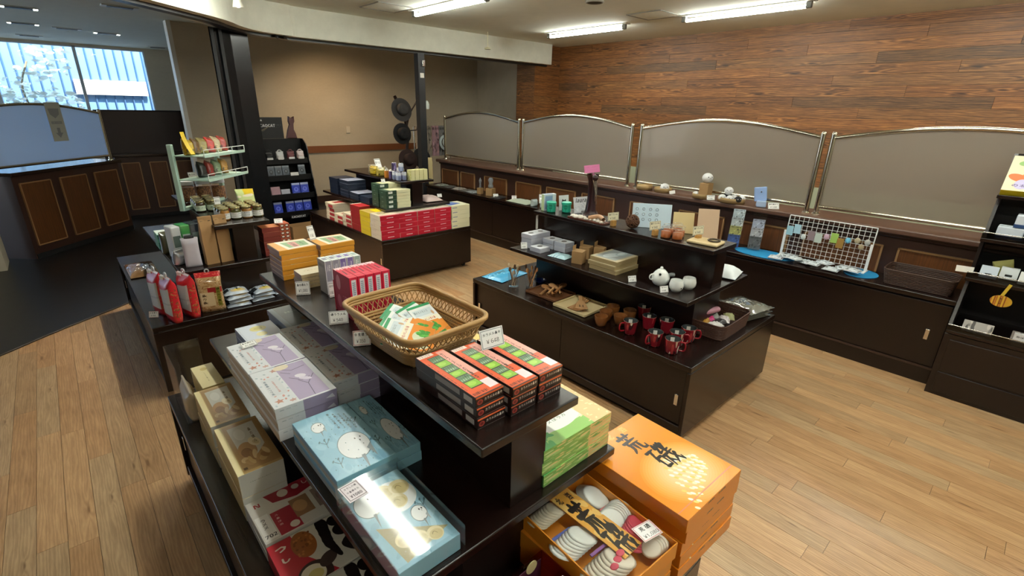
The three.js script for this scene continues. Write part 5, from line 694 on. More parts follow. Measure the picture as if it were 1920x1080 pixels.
  { const t = thing('name_card', 'white card lettered in black script beside the necklace stand', 'sign', [2.66, TOP, -2.17], -0.2); mesh('card', at(box(0.13, 0.11, 0.003), 0, 0.055, 0), printed(canvasTex(256, 216, (c) => { rect(c, '#d4d6da', 0, 0, 256, 216); words(c, 'laura', 26, 74, 78, '#1a1a1e', 'italic bold SZpx sans-serif'); for (let i = 0; i < 30; i++) oval(c, ['#c4c8ce', '#e2e4e8'][i % 2], rnd() * 256, rr(90, 216), 26, 8, rnd()); }), 0.45), t, null, [-0.22, 0, 0]); mesh('strut', at(box(0.03, 0.06, 0.002), 0, 0.03, -0.035), M.paper, t); }
  { const t = thing('necklace_stand', 'dark necklace stand hung with fine chains', 'stand', [2.615, TOP, -2.06], 0.75); t.scale.setScalar(1.4); const w = mat(0x2c1418, 0.25); mesh('base', at(rbox(0.13, 0.014, 0.08, 0.005), 0, 0.007, 0), w, t); mesh('pillar', lathe([[0.034, 0.014], [0.026, 0.03], [0.018, 0.1], [0.02, 0.17], [0.03, 0.2]], 14), w, t); mesh('crossbar', (() => { const g = cyl(0.008, 0.008, 0.26, 12); g.rotateZ(Math.PI / 2); return at(g, 0, 0.2, 0); })(), w, t); for (const q of [-1, 1]) mesh('end_ball', at(new THREE.SphereGeometry(0.014, 12, 10), q * 0.132, 0.2, 0), w, t); for (let i = 0; i < 6; i++) { const x = -0.11 + i * 0.044; mesh('chain', tube([[x, 0.205, 0.009], [x - 0.004, 0.12, 0.014], [x, 0.07 + (i % 2) * 0.03, 0.016], [x + 0.004, 0.12, 0.014], [x, 0.205, -0.009]], 0.0011, 24, 5), M.chrome, t); } }
  single('pink_sign', 'pink paper sign on top of the necklace stand', 'sign', cg(0.135, 0.05, 0.004, 0.001), printed(art('#d878a8', null, (c) => { rect(c, '#d97aac', 0, 0, 100, 100); scribble(c, 10, 22, 80, 22, 8, '#c05a90'); scribble(c, 16, 58, 66, 16, 8, '#c868a0'); }, (c) => rect(c, '#d878a8', 0, 0, 100, 100), 128), 0.6), [2.6, TOP + 0.316, -2.06], [-0.2, -0.15, 0]);
  { const t = thing('craft_tray', 'wooden tray of shells and tissue under the necklace stand', 'tray', [2.485, TOP, -1.97], 0); mesh('board', at(rbox(0.07, 0.012, 0.3, 0.003), 0, 0.006, 0), mat(0x5a2e1c, 0.4), t); const s = []; for (let i = 0; i < 40; i++) { const g = new THREE.IcosahedronGeometry(rr(0.008, 0.018), 1); g.scale(1, 0.6, 1); s.push(at(g, rr(-0.026, 0.026), 0.016, rr(-0.13, 0.13))); } const st = mesh('shells', merge(s), mat(0xd8d0c4, 0.4), t); st.userData.kind = 'stuff'; mesh('driftwood', tube([[-0.02, 0.025, 0.02], [0.01, 0.04, 0.08], [-0.01, 0.03, 0.13]], 0.014, 16, 8), mat(0xb98e6a, 0.6), t); }
  const blockSign = (label, x, z) => { const t = thing('block_sign', label, 'sign', [x, TOP, z], -0.25, 'price cards on wooden blocks'); mesh('block', at(rbox(0.032, 0.035, 0.025, 0.003), 0, 0.0175, 0), mat(0xb98a4a, 0.5), t); mesh('card', at(box(0.085, 0.05, 0.0015), 0, 0.058, 0), printed(priceTex[1].map, 0.6, { color: 0xe6e0c4 }), t, null, [-0.1, 0, 0]); };
  blockSign('cream card on a wooden block near the driftwood', 2.5, -1.78); blockSign('cream card on a wooden block beside the amber jars', 2.49, -1.475); blockSign('cream card on a wooden block beside the bangle tray', 2.58, -1.255);
  { const t = thing('twig_ball', 'brown woven twig ball', 'ornament', [2.53, TOP + 0.045, -1.66]); const g = []; for (let i = 0; i < 26; i++) { const r = new THREE.TorusGeometry(0.042 * rr(0.85, 1), 0.0026, 5, 28); r.rotateX(rnd() * 3); r.rotateY(rnd() * 3); g.push(r); } mesh('twigs', merge(g), mat(0x5c3a24, 0.7), t); mesh('core', new THREE.IcosahedronGeometry(0.03, 2), mat(0x3a2012, 0.9), t); }
  const board = (label, x, z, turn, w, h, col, extra, tilt = -0.35) => { const t = thing('display_board', label, 'board', [x, TOP, z], turn, 'leaning display boards'); mesh('board', at(rbox(w, h, 0.006, 0.002), 0, h / 2, 0), mat(col, 0.6), t, null, [tilt, 0, 0]); mesh('strut', at(box(0.02, h * 0.55, 0.004), 0, h * 0.27, -h * 0.3), mat(col, 0.6), t); if (extra) extra(t); };
  board('pale blue board pinned with earrings', 2.64, -1.6, -0.95, 0.235, 0.15, 0xc2d6e2, (t) => { for (let i = 0; i < 12; i++) mesh('earring', new THREE.TorusGeometry(0.008, 0.0016, 6, 14), mat(0x8a94a0, 0.25, { metalness: 0.6 }), t, [-0.09 + (i % 4) * 0.04, 0.11 - Math.floor(i / 4) * 0.03, -0.028 + Math.floor(i / 4) * 0.012], [-0.35, 0, 0]); });
  board('cream wooden board behind the amber jars', 2.67, -1.4, -0.95, 0.12, 0.125, 0xcdb884); board('tall pinkish wooden board at the near end', 2.665, -1.245, -0.95, 0.115, 0.17, 0xc0a488);
  [[2.49, -1.405], [2.555, -1.43], [2.505, -1.34], [2.57, -1.365], [2.62, -1.41]].forEach(([x, z], i) => { const t = thing('amber_jar', ['front left', 'back left', 'front right', 'middle right', 'back right'][i] + ' amber candle jar with clear rim', 'jar', [x, TOP, z], 0, 'amber candle jars'); mesh('wax', lathe([[0, 0.002], [0.025, 0.002], [0.027, 0.008], [0.027, 0.04], [0, 0.04]], 18), mat(0x9a5222, 0.3), t); mesh('glass', lathe([[0, 0], [0.028, 0], [0.03, 0.008], [0.03, 0.062], [0.0285, 0.062]], 18), M.acrylic, t); mesh('rim', at(new THREE.TorusGeometry(0.0295, 0.0014, 6, 22).rotateX(Math.PI / 2), 0, 0.062, 0), M.chrome, t); });
  { const t = thing('bangle_tray', 'pale wooden tray with a dark bangle at the near end', 'tray', [2.565, TOP, -1.2], 0.1); mesh('board', at(rbox(0.13, 0.016, 0.17, 0.008), 0, 0.008, 0), mat(0xcdb688, 0.5), t); mesh('bangle', at(new THREE.TorusGeometry(0.03, 0.0045, 8, 24).rotateX(Math.PI / 2), 0.01, 0.021, 0.04), mat(0x3a3024, 0.25), t); }
}
// ---------- lobby details ----------
{
  const t = thing('high_panel', 'dark brown high panel behind the lobby counter', 'panel', [1.32, 0, -9.04]);
  mesh('panel', at(rbox(1.6, 1.455, 0.05, 0.006), 0, 0.7275, 0), mat(0x2a1713, 0.4), t); mesh('cap', at(rbox(1.6, 0.015, 0.07, 0.004), 0, 1.4625, 0), mat(0x1c100d, 0.35), t);
  const n = thing('arrow_notice', 'grey paper notice with a down arrow on the lobby screen', 'notice', [0.098, 1.36, -7.483], Math.PI / 2 - 0.822 + 0.0);
  mesh('notice_sheet', box(0.17, 0.40, 0.0015), printed(canvasTex(160, 384, (c) => { rect(c, '#b4b8b0', 0, 0, 160, 384); poly(c, '#8b9093', [22, 60, 138, 60, 128, 118, 80, 156, 32, 118]); rect(c, '#8f9496', 24, 186, 112, 26); scribble(c, 28, 190, 104, 18, 6, '#a8aca8'); poly(c, '#878c8e', [64, 250, 96, 250, 96, 300, 120, 300, 80, 350, 40, 300, 64, 300]); }), 0.8), n);
  // window
  const w = struct('window_1', merge([at(box(7.06, 0.05, 0.1), -1.685, 0.575, -13.36), at(box(7.06, 0.05, 0.1), -1.685, 2.56, -13.36), ...[-5.2, -2.8, -0.5, 0.72, 1.83].map((x) => at(box(0.05, 2.0, 0.1), x, 1.56, -13.36))]), mat(0xb9bec4, 0.4), null, null, 'lobby window with pale frame');
  for (const [a, b] of [[-5.18, -2.82], [-2.78, -0.52], [-0.48, 0.7], [0.74, 1.81]]) mesh('window_pane', at(box(b - a, 1.94, 0.006), (a + b) / 2, 1.57, -13.36), M.acrylic, w);
  const w2 = struct('window_2', merge([at(box(0.1, 0.05, 5), -6.08, 0.175, -10), at(box(0.1, 0.05, 5), -6.08, 2.4, -10), ...[-12.48, -10.8, -9.2, -7.52].map((z) => at(box(0.1, 2.2, 0.05), -6.08, 1.29, z))]), mat(0xb9bec4, 0.4), null, null, 'glazed lobby entrance out of sight at the left');
  for (const [a, b] of [[-12.45, -10.83], [-10.77, -9.23], [-9.17, -7.55]]) mesh('window_pane', at(box(0.006, 2.17, b - a), -6.08, 1.29, (a + b) / 2), M.acrylic, w2);
  const fence = thing('corrugated_fence', 'pale blue ribbed metal wall outside the lobby window', 'fence', [0, 0, -15.6]);
  mesh('sheet', at(box(16, 3.1, 0.06), -2, 1.55, 0), mat(0x6f9bc8, 0.6), fence);
  for (let i = 0; i < 88; i++) mesh('rib', at(box(0.022, 3.1, 0.03), -9.3 + i * 0.175, 1.55, 0.05), mat(0x3f6794, 0.6), fence);
  single('white_signboard', 'blank white board on the ribbed wall outside the window', 'board', rbox(1.35, 0.32, 0.04, 0.005), mat(0xf0f0ee, 0.6), [1.36, 1.86, -15.505]);
  const tree = thing('garden_tree', 'bright leafy shrub outside the lobby window', 'shrub', [-0.1, 0, -14.7]);
  mesh('trunk', tube([[0, 0, 0], [0.05, 0.9, 0], [-0.08, 1.8, 0.05], [0.1, 2.3, 0]], 0.018, 16, 8), mat(0x8a8472, 0.8), tree);
  const leaf = []; for (let i = 0; i < 300; i++) { const g = new THREE.CircleGeometry(rr(0.04, 0.1), 6); g.scale(1, 0.55, 1); g.rotateX(-rr(0.2, 1.2)); g.rotateY(rnd() * 6); const cl = Math.floor(rnd() * 5), cx = [-0.45, 0.15, 0.45, -0.1, 0.5][cl], cy = [1.7, 1.9, 2.3, 1.45, 1.5][cl]; leaf.push(at(g, cx + rr(-0.3, 0.3), cy + rr(-0.28, 0.28), rr(-0.2, 0.2))); }
  const lf = mesh('leaves', merge(leaf), mat(0xe2e8e0, 0.5, { side: THREE.DoubleSide, transmission: 0.3, thickness: 0 }), tree); lf.userData.kind = 'stuff';
  struct('ground', at(box(70, 0.1, 60), -12, -0.17, -12), mat(0xc4c2ba, 0.9), null, null, 'pale paving outside the window');
  [[0.07, -8.72], [0.08, -10.48], [0.56, -10.66], [0.13, -12.4], [1.05, -10.83], [1.98, -12.64], [0.92, -7.68]].forEach(([x, z], i) => { const v = thing('ceiling_slot', ['nearest slot fitting in the lobby ceiling at the left', 'second slot fitting in the lobby ceiling at the left', 'slot vent right of the second lobby fitting', 'farthest small slot vent at the left of the lobby ceiling', 'slot fitting over the lobby sprinkler', 'slot vent near the end of the beige wall', 'round-ended slot nearest the beam in the lobby'][i], 'ceiling fitting', [x, CEIL, z], 0, 'lobby ceiling fittings'); mesh('frame', at(box(0.34, 0.012, 0.13), 0, -0.006, 0), mat(0xcfd2d0, 0.5), v); mesh('louvre', at(box(0.24, 0.006, 0.1), 0, -0.0145, 0), mat(0x2c2e30, 0.5), v); if (i === 0 || i === 1 || i === 4) for (const s of [-1, 1]) { mesh('lamp_end', at(box(0.04, 0.006, 0.1), s * 0.145, -0.015, 0), mat(0xffffff, 0.4, { emissive: 0xf4fbf0, emissiveIntensity: 6 }), v); const q = new THREE.RectAreaLight(0xf2faf4, 90, 0.04, 0.1); q.position.set(s * 0.145, -0.022, 0); q.rotation.x = -Math.PI / 2; v.add(q); } });
  struct('wall_outlet', at(rbox(0.07, 0.11, 0.012, 0.004), 3.85, 1.2, -8.424), mat(0xcfc6b4, 0.5), null, null, 'pale wall outlet plate on the beige wall');
  const post = struct('trim_7', at(box(0.1, 2.27, 0.1), 3.93, 1.135, -6.2), mat(0x24262a, 0.35), null, null, 'thin dark post under the beam'); mesh('white_tag', at(box(0.06, 0.06, 0.003), 3.935, 2.0, -6.148), M.paper, post); mesh('latch', at(rbox(0.04, 0.08, 0.03, 0.005), 3.955, 2.15, -6.14), M.chrome, post);
}
// ---------- display rack of chocolate goods ----------
{
  const t = thing('chocolate_rack', 'black cardboard rack of chocolate goods beside the black column', 'rack', [2.15, 0, -6.62], 0.02);
  mesh('back', at(box(0.56, 1.18, 0.02), 0, 0.59, -0.16), M.blackMatte, t);
  for (const s of [-1, 1]) { const sh = new THREE.Shape(); sh.moveTo(-0.17, 0); sh.lineTo(0.2, 0); sh.lineTo(0.17, 0.5); for (let i = 0; i <= 10; i++) sh.lineTo(0.16 - i * 0.014 + 0.008 * Math.sin(i * 2.4), 0.5 + i * 0.062); sh.lineTo(-0.08, 1.18); sh.lineTo(-0.17, 1.18); const g = new THREE.ExtrudeGeometry(sh, { depth: 0.01, bevelEnabled: false }); g.rotateY(-Math.PI / 2); g.scale(1, 1, 1); mesh('side', at(g, s * 0.285 + 0.005, 0, 0), M.black, t); }
  [[0.93, 0.02], [0.73, 0.07], [0.50, 0.11], [0.28, 0.15]].forEach(([y, d], i) => { mesh('shelf', at(box(0.55, 0.012, 0.18 + d), 0, y, -0.07 + d / 2), M.black, t); mesh('shelf_front', at(box(0.55, 0.07, 0.01), 0, y - 0.01, 0.02 + d), M.black, t, null); });
  mesh('header', at(box(0.36, 0.255, 0.008), -0.1, 1.31, -0.15), printed(canvasTex(288, 204, (c) => { rect(c, '#141416', 0, 0, 288, 204); words(c, 'CACAOCAT', 18, 92, 38, '#e8e8ea'); poly(c, '#d8d8da', [66, 36, 74, 18, 82, 26, 90, 18, 98, 36]); c.strokeStyle = '#9a8a6a'; c.lineWidth = 2; for (let i = 0; i < 5; i++) { c.beginPath(); c.moveTo(20 + i * 18, 146 - i * 3); c.lineTo(120 + i * 14, 104 - i * 8); c.stroke(); } scribble(c, 196, 70, 80, 10, 9, '#6a6a6c'); scribble(c, 196, 90, 60, 8, 8, '#5a5a5c'); }), 0.5), t);
  mesh('front_lettering', at(box(0.2, 0.045, 0.003), 0.02, 0.235, 0.178), printed(canvasTex(256, 56, (c) => { rect(c, '#0b0b0d', 0, 0, 256, 56); words(c, 'CACAOCAT', 10, 44, 44, '#e4e4e8'); }), 0.6), t);
  { const sh = new THREE.Shape(); [[0.06, 0], [0.05, 0.05], [0.03, 0.1], [0.035, 0.17], [0.05, 0.2], [0.052, 0.25], [0.03, 0.235], [0.015, 0.235], [-0.005, 0.25], [-0.01, 0.2], [0.0, 0.16], [-0.03, 0.09], [-0.055, 0.0]].forEach(([x, y], i) => i ? sh.lineTo(x, y) : sh.moveTo(x, y)); mesh('cat_cutout', at(new THREE.ExtrudeGeometry(sh, { depth: 0.03, bevelEnabled: true, bevelSize: 0.008, bevelThickness: 0.01, bevelSegments: 2 }), 0.17, 1.19, -0.16), mat(0x5c3a3a, 0.4), t); }
  const put = (name, label, x, y, z, g, m, grp) => single(name, label, 'sweets', g, m, [2.15 + x, y, -6.62 + z], [-0.15, 0, 0], grp);
  const tub = bagGeo(0.085, 0.1, 0.07, 0.55, 0.4), W = mat(0xd8d8d8, 0.4);
  [[-0.19, 0x1c1c1e, 'black'], [-0.06, 0xd0d0d0, 'white'], [0.07, 0x6a3a40, 'plum'], [0.19, 0xd8c8c8, 'pale pink']].forEach(([x, c, n]) => { const k = thing('handle_pouch', n + ' handled pouch on the top tier of the black rack', 'pouch', [2.15 + x, 0.937, -6.6], 0, 'handled pouches'); mesh('pouch', tub, mat(c, 0.4), k); mesh('handle', at(new THREE.TorusGeometry(0.026, 0.006, 8, 16, Math.PI), 0, 0.092, 0), mat(c, 0.4), k); mesh('label', at(box(0.07, 0.025, 0.002), 0, 0.02, 0.04), W, k); });
  const gp = printed(art('#50565e', null, (c) => { rect(c, '#4a525c', 0, 0, 100, 100); rect(c, '#8a929c', 0, 0, 100, 18); oval(c, '#2c3036', 50, 60, 26, 22); oval(c, '#7a828c', 50, 56, 10, 8); }, null, 128), 0.25), bp = printed(art('#3a4ab0', null, (c) => { rect(c, '#3848b0', 0, 0, 100, 100); rect(c, '#aab4d8', 0, 0, 100, 20); oval(c, '#6a7ae0', 50, 60, 28, 22); oval(c, '#4050c0', 50, 58, 14, 10); scribble(c, 20, 84, 60, 8, 6, '#b0b8e8'); }, null, 128), 0.25);
  const nth = ['leftmost', 'second', 'third', 'fourth', 'rightmost'];
  [-0.19, -0.1, -0.01, 0.19].forEach((x, i) => put('grey_sweet_pack', nth[i === 3 ? 4 : i] + ' grey clear sweet pack on the second tier', x, 0.8, 0.0, cg(0.085, 0.125, 0.03, 0.001), gp, 'grey sweet packs'));
  put('tier_label', 'white label at the front of the second tier', 0.06, 0.765, 0.11, box(0.1, 0.04, 0.003), W);
  put('pink_sweet_box', 'pink and white box at the left of the third tier', -0.18, 0.56, 0.03, rbox(0.11, 0.1, 0.06, 0.004), mat(0xb08a94, 0.4)); put('white_sweet_box', 'white low box next to the pink one', -0.06, 0.54, 0.03, rbox(0.11, 0.06, 0.06, 0.004), mat(0xb4b4c0, 0.4));
  [0.07, 0.18].forEach((x, i) => put('blue_sweet_pack', (i ? 'right' : 'left') + ' blue sweet pack on the third tier', x, 0.575, 0.05, cg(0.1, 0.135, 0.03, 0.001), bp, 'blue sweet packs'));
  [-0.19, -0.04, 0.07, 0.18].forEach((x, i) => put('blue_sweet_pack', ['leftmost', 'second', 'third', 'rightmost'][i] + ' blue sweet pack on the lowest tier', x, 0.355, 0.08, cg(0.1, 0.135, 0.03, 0.001), bp, 'blue sweet packs'));
  { const k = thing('floor_carton', 'open brown carton on the floor below the black rack', 'box', [2.2, 0.004, -6.28], 0.05); for (const [w, d, x, z] of [[0.44, 0.006, 0, 0.1], [0.44, 0.006, 0, -0.1], [0.006, 0.2, 0.22, 0], [0.006, 0.2, -0.22, 0]]) mesh('carton_side', at(box(w, 0.16, d), x, 0.08, z), M.card, k); mesh('carton_base', at(box(0.44, 0.004, 0.2), 0, 0.002, 0), M.card, k); }
}
// ---------- hat stand and goods by the post ----------
{
  const dw = mat(0x24110c, 0.35), t = thing('hat_stand', 'dark curved wooden hat stand behind the back table', 'hat stand', [4.08, 0, -6.95]);
  mesh('pole', tube([[0.02, 0.02, 0], [0.0, 0.7, 0], [0.06, 1.2, 0], [0.0, 1.5, 0], [-0.14, 1.74, 0.02]], 0.024, 40, 10), dw, t);
  mesh('branch', tube([[0.05, 1.3, 0], [0.12, 1.5, 0.0], [0.27, 1.72, 0.02]], 0.014, 20, 8), dw, t); mesh('peg', bar([0.03, 1.24, 0], [0.2, 1.26, 0.06], 0.009), dw, t);
  for (let i = 0; i < 3; i++) mesh('foot', tube([[0, 0.18, 0], [0.14 * Math.cos(i * 2.1), 0.1, 0.14 * Math.sin(i * 2.1)], [0.26 * Math.cos(i * 2.1), 0.012, 0.26 * Math.sin(i * 2.1)]], 0.016, 14, 8), dw, t);
  const hat = (label, x, y, z, col, rx, ry, brim = 0.16) => { const h = thing('hat', label, 'hat', [x, y, z], 0, 'hats on the stand'); h.rotation.set(rx, ry, 0); const m = mat(col, 0.85); mesh('brim', lathe([[0.088, 0.004], [brim, 0], [brim + 0.004, 0.004], [0.09, 0.012]], 28), m, h); mesh('crown', lathe([[0.09, 0.0], [0.088, 0.06], [0.07, 0.1], [0.03, 0.094], [0, 0.09]], 24), m, h); mesh('ribbon', at(cyl(0.0905, 0.092, 0.024, 24, true), 0, 0.022, 0), mat(0x151313, 0.7), h); };
  hat('grey felt hat hanging at the top of the hat stand', 3.98, 1.55, -6.82, 0x3c3a3a, 1.35, 0.3, 0.165); hat('black hat hanging at the middle of the hat stand', 3.97, 1.21, -6.82, 0x0e0e12, 1.45, -0.2, 0.15); hat('dark brown hat hanging low on the hat stand', 4.05, 0.82, -6.82, 0x2a1612, 1.3, 0.2); hat('black hat hanging behind the thin post', 4.38, 0.82, -6.95, 0x0c0c0e, 1.3, -0.3); hat('pale blue cap hanging at the end of the scarf rail', 5.1, 1.02, -7.3, 0x9fb0b6, 1.4, -0.5, 0.13);
  const rail = thing('scarf_rail', 'low rail of scarves behind the thin post', 'rail', [4.9, 0, -7.4]); mesh('bar', (() => { const g = cyl(0.011, 0.011, 0.75, 10); g.rotateZ(Math.PI / 2); return at(g, 0, 1.29, 0); })(), M.chrome, rail); for (const s of [-1, 1]) { mesh('leg', at(cyl(0.011, 0.011, 1.28, 10), s * 0.37, 0.64, 0), M.chrome, rail); mesh('foot', at(box(0.03, 0.02, 0.3), s * 0.37, 0.01, 0), M.chrome, rail); }
  [[4.2, 0xb0a090, 'beige'], [4.36, 0x9c9488, 'grey-beige'], [4.52, 0xc09aa4, 'pink patterned'], [4.66, 0x8f9090, 'grey'], [4.78, 0xa8a098, 'pale stone']].forEach(([x, c, n]) => single('scarf', n + ' scarf hanging behind the thin post', 'scarf', (() => { const g = new THREE.BoxGeometry(0.14, 0.5, 0.012, 14, 6, 1), p = g.attributes.position; for (let i = 0; i < p.count; i++) p.setZ(i, p.getZ(i) + 0.014 * Math.sin(p.getX(i) * 90 + x * 9) ); g.computeVertexNormals(); return g; })(), inked(c, 0.9), [x + 0.42, 1.05, -7.38], null, 'hanging scarves'));
  single('pale_post_cap', 'white cloth cap hung on the side of the thin post', 'cap', (() => { const g = new THREE.SphereGeometry(0.055, 18, 12, 0, 7, 0, 1.9); g.scale(0.8, 1.5, 0.6); return g; })(), mat(0xc9d0ca, 0.8), [4.022, 1.6, -6.2], [0.1, 0.3, 0]);
  single('cream_floor_bag', 'cream paper sack beside the end of the partition', 'bag', bagGeo(0.14, 0.5, 0.1, 0.85, 0.4), mat(0xc8b888, 0.8), [4.28, 0.36, -6.62]);
  const st = thing('sack_stool', 'dark low stool carrying the cream paper sack', 'stool', [4.28, 0, -6.62]); mesh('seat', at(rbox(0.3, 0.03, 0.3, 0.006), 0, 0.345, 0), dw, st); for (const a of [-1, 1]) for (const b of [-1, 1]) mesh('leg', at(box(0.03, 0.33, 0.03), a * 0.12, 0.165, b * 0.12), dw, st);
}
// ---------- spotlights on the beam ----------
{
  const spot = (label, x, y, z, aim, I) => { const t = thing('spotlight', label, 'lamp', [x, y, z], 0, 'spotlights at the beam'); const w = mat(0xe0ddd0, 0.4); mesh('stem', at(cyl(0.008, 0.008, CEIL - y, 10), 0, (CEIL - y) / 2, 0), w, t); mesh('rose', at(cyl(0.03, 0.03, 0.012, 16), 0, CEIL - y - 0.006, 0), w, t); const h = mesh('shade', lathe([[0.012, 0.02], [0.02, 0.015], [0.045, -0.075], [0.042, -0.075], [0.016, 0.01]], 20), w, t); h.rotation.set(aim[0], 0, aim[1]); mesh('bulb', at(new THREE.SphereGeometry(0.03, 14, 10), 0, -0.05, 0), mat(0xffffff, 0.4, { emissive: 0xfff0d8, emissiveIntensity: 6 }), h); if (I) { const l = new THREE.SpotLight(0xffe6c4, I, 6, 0.7, 0.7, 2); l.position.set(0, -0.1, 0); l.castShadow = true; const g = new THREE.Object3D(); g.name = 'aim'; g.position.set(-Math.sin(aim[1]) * 0 + aim[2], -2, aim[3]); t.add(l); t.add(g); l.target = g; } };
  spot('bright cone spotlight in front of the beam near the black column', 1.47, 2.46, -5.2, [0.1, 0.1, 0.2, 0.6], 14); spot('cone spotlight at the upper left over the beam curve', 1.1, 2.53, -4.95, [0.1, -0.1, -0.4, 0.4], 8);
  const d = thing('pendant_detector', 'thin stemmed pendant with a small disc in front of the beam', 'pendant', [4.84, 0, -5.85]); const w = mat(0xdcd8b8, 0.4); mesh('stem', at(cyl(0.006, 0.006, 0.2, 8), 0, CEIL - 0.1, 0), w, d); mesh('disc', at(lathe([[0, 0.02], [0.03, 0.014], [0.045, 0], [0.04, -0.012], [0, -0.016]], 18), 0, CEIL - 0.21, 0), w, d);
  const c = thing('downlight', 'warm downlight in the ceiling behind the beam', 'lamp', [3.3, CEIL, -7.3]); mesh('ring', lathe([[0.06, 0], [0.07, -0.006], [0.075, 0]], 22), M.white, c); mesh('lens', at(cyl(0.055, 0.055, 0.004, 20), 0, -0.004, 0), mat(0xffffff, 0.4, { emissive: 0xffdcae, emissiveIntensity: 5 }), c); const l = new THREE.SpotLight(0xffd8a8, 7, 7, 1.2, 1.0, 2); l.position.set(0, -0.02, 0); l.castShadow = true; const g = new THREE.Object3D(); g.name = 'aim'; g.position.set(0.3, -2.4, -0.6); c.add(l); c.add(g); l.target = g;
}
// ---------- goods on the long cabinet and the ledge ----------
{
  const CAB = 0.577;
  for (const [x, z, n] of [[3.93, -1.36, 'left'], [3.965, -0.72, 'right']]) single('blue_cloth', n + ' bright blue cloth under the wire rack', 'cloth', (() => { const g = lathe([[0, 0.004], [0.1, 0.004], [0.102, 0.002], [0.1, 0]], 28); g.scale(1.2, 1, n === 'left' ? 2.2 : 1); return g; })(), mat(0x1a86bc, 0.8), [x, CAB, z], null, 'blue cloths');
  const t = thing('wire_grid_rack', 'white wire grid rack standing on the cabinet', 'rack', [4.03, CAB, -0.99], -Math.PI / 2), L = 0.56, Hh = 0.31;
  const wires = []; for (let i = 0; i <= 17; i++) wires.push(bar([-L / 2 + i * L / 17, 0.02, 0], [-L / 2 + i * L / 17, Hh, 0], 0.0016, 5)); for (let i = 0; i <= 9; i++) wires.push(bar([-L / 2, 0.02 + i * (Hh - 0.02) / 9, 0], [L / 2, 0.02 + i * (Hh - 0.02) / 9, 0], 0.0016, 5));
  const wg = mesh('wire_grid', merge(wires), M.steelWire, t, null, [-0.08, 0, 0]); mesh('frame_wire', merge([bar([-L / 2, 0.01, 0], [-L / 2, Hh, 0], 0.004, 6), bar([-L / 2, Hh, 0], [L / 2, Hh, 0], 0.004, 6), bar([L / 2, Hh, 0], [L / 2, 0.01, 0], 0.004, 6)]), M.steelWire, t, null, [-0.08, 0, 0]);
  for (const s of [-1, 1]) { mesh('leg', at(rbox(0.018, 0.2, 0.006, 0.002), s * L / 2, 0.1, 0.012), M.white, t); mesh('foot', at(rbox(0.018, 0.01, 0.12, 0.003), s * L / 2, 0.005, 0.02), M.white, t); }
  const hang = [[-0.25, 0.2, 0x9cc8d8, 'pale blue'], [-0.2, 0.22, 0xa8cfe0, 'sky blue'], [-0.15, 0.17, 0xc8d0d0, 'white'], [-0.1, 0.19, 0x8a7a80, 'mauve'], [-0.05, 0.18, 0xbcc8c0, 'pale grey'], [0.0, 0.2, 0xc0a0b4, 'pink'], [0.05, 0.2, 0x9cc060, 'green'], [0.09, 0.17, 0x98763c, 'brown'], [0.135, 0.2, 0x6cb4d4, 'bright blue'], [0.19, 0.21, 0xb0a488, 'beige'], [0.22, 0.17, 0x9a8a70, 'tan'], [0.25, 0.21, 0xb4b4b0, 'silver']];
  hang.forEach(([u, y, c, n], i) => { const k = thing('hanging_charm', n + ' charm hanging on the white wire grid', 'charm', [4.03 - 0.016, CAB + y, -0.99 + u], -Math.PI / 2, 'charms on the wire grid'); const fig = i > 8 || i % 3 === 2; mesh('charm', fig ? (() => { const g = new THREE.SphereGeometry(0.018, 12, 8); g.scale(1, 1.2, 0.5); return g; })() : rbox(0.046, 0.07, 0.006, 0.002), mat(c, 0.4), k); mesh('hook', bar([0, 0.03, 0], [0, 0.055, -0.006], 0.0012, 5), M.chrome, k); });
  for (let i = 0; i < 9; i++) single('white_packet', ['first', 'second', 'third', 'fourth', 'fifth', 'sixth', 'seventh', 'eighth', 'ninth'][i] + ' white packet from the left in front of the wire grid', 'packet', pouchGeo(0.09, 0.018, 0.1), printed(priceTex[i % 3].map, 0.35, { color: 0xd8e0e8 }), [3.87 + (i % 2) * 0.05, CAB + 0.016 + (i % 3) * 0.012, -1.25 + i * 0.062], [0, rr(-0.5, 0.5), 0], 'white packets');
  const leaf = (x, z, n, cols, lab) => { const k = thing('leaflet_stand', lab, 'leaflet stand', [x, CAB, z], -1.25); mesh('back', at(box(0.1, 0.29, 0.004), 0, 0.145, -0.05), M.acrylic, k, null, [-0.12, 0, 0]); cols.forEach((c, i) => { mesh('pocket', at(box(0.1, 0.05, 0.004), 0, 0.03 + i * 0.07, 0.035 - i * 0.026), M.acrylic, k); mesh('leaflet', at(box(0.088, 0.1, 0.01), 0, 0.06 + i * 0.07, 0.025 - i * 0.026), inked(c, 0.4), k, null, [-0.25, 0, 0]); }); };
  leaf(3.9, -1.6, 0, ['#3a5a9a', '#a8a860', '#c2ccd0', '#b8c8d0'], 'clear leaflet stand with blue and pale leaflets'); leaf(3.97, -1.46, 0, ['#55585c', '#b4b6bc', '#a9b2c8'], 'clear leaflet stand with grey leaflets');
  basket('rattan_basket', 'empty long dark brown rattan basket on the cabinet', [3.955, CAB, -0.4], 0, [0.24, 0.37, 0.1], 0.1, mat(0x3f2a20, 0.5), false);
  // far part of the cabinet
  const flat = [[-5.7, 0x8a9088], [-5.5, 0x5c5a58], [-5.3, 0xb0a8a0], [-5.1, 0x6a6864], [-4.98, 0x9aa0a4], [-4.5, 0x3c3a3a], [-3.5, 0xb4bcb0], [-3.3, 0xa8b4b8]];
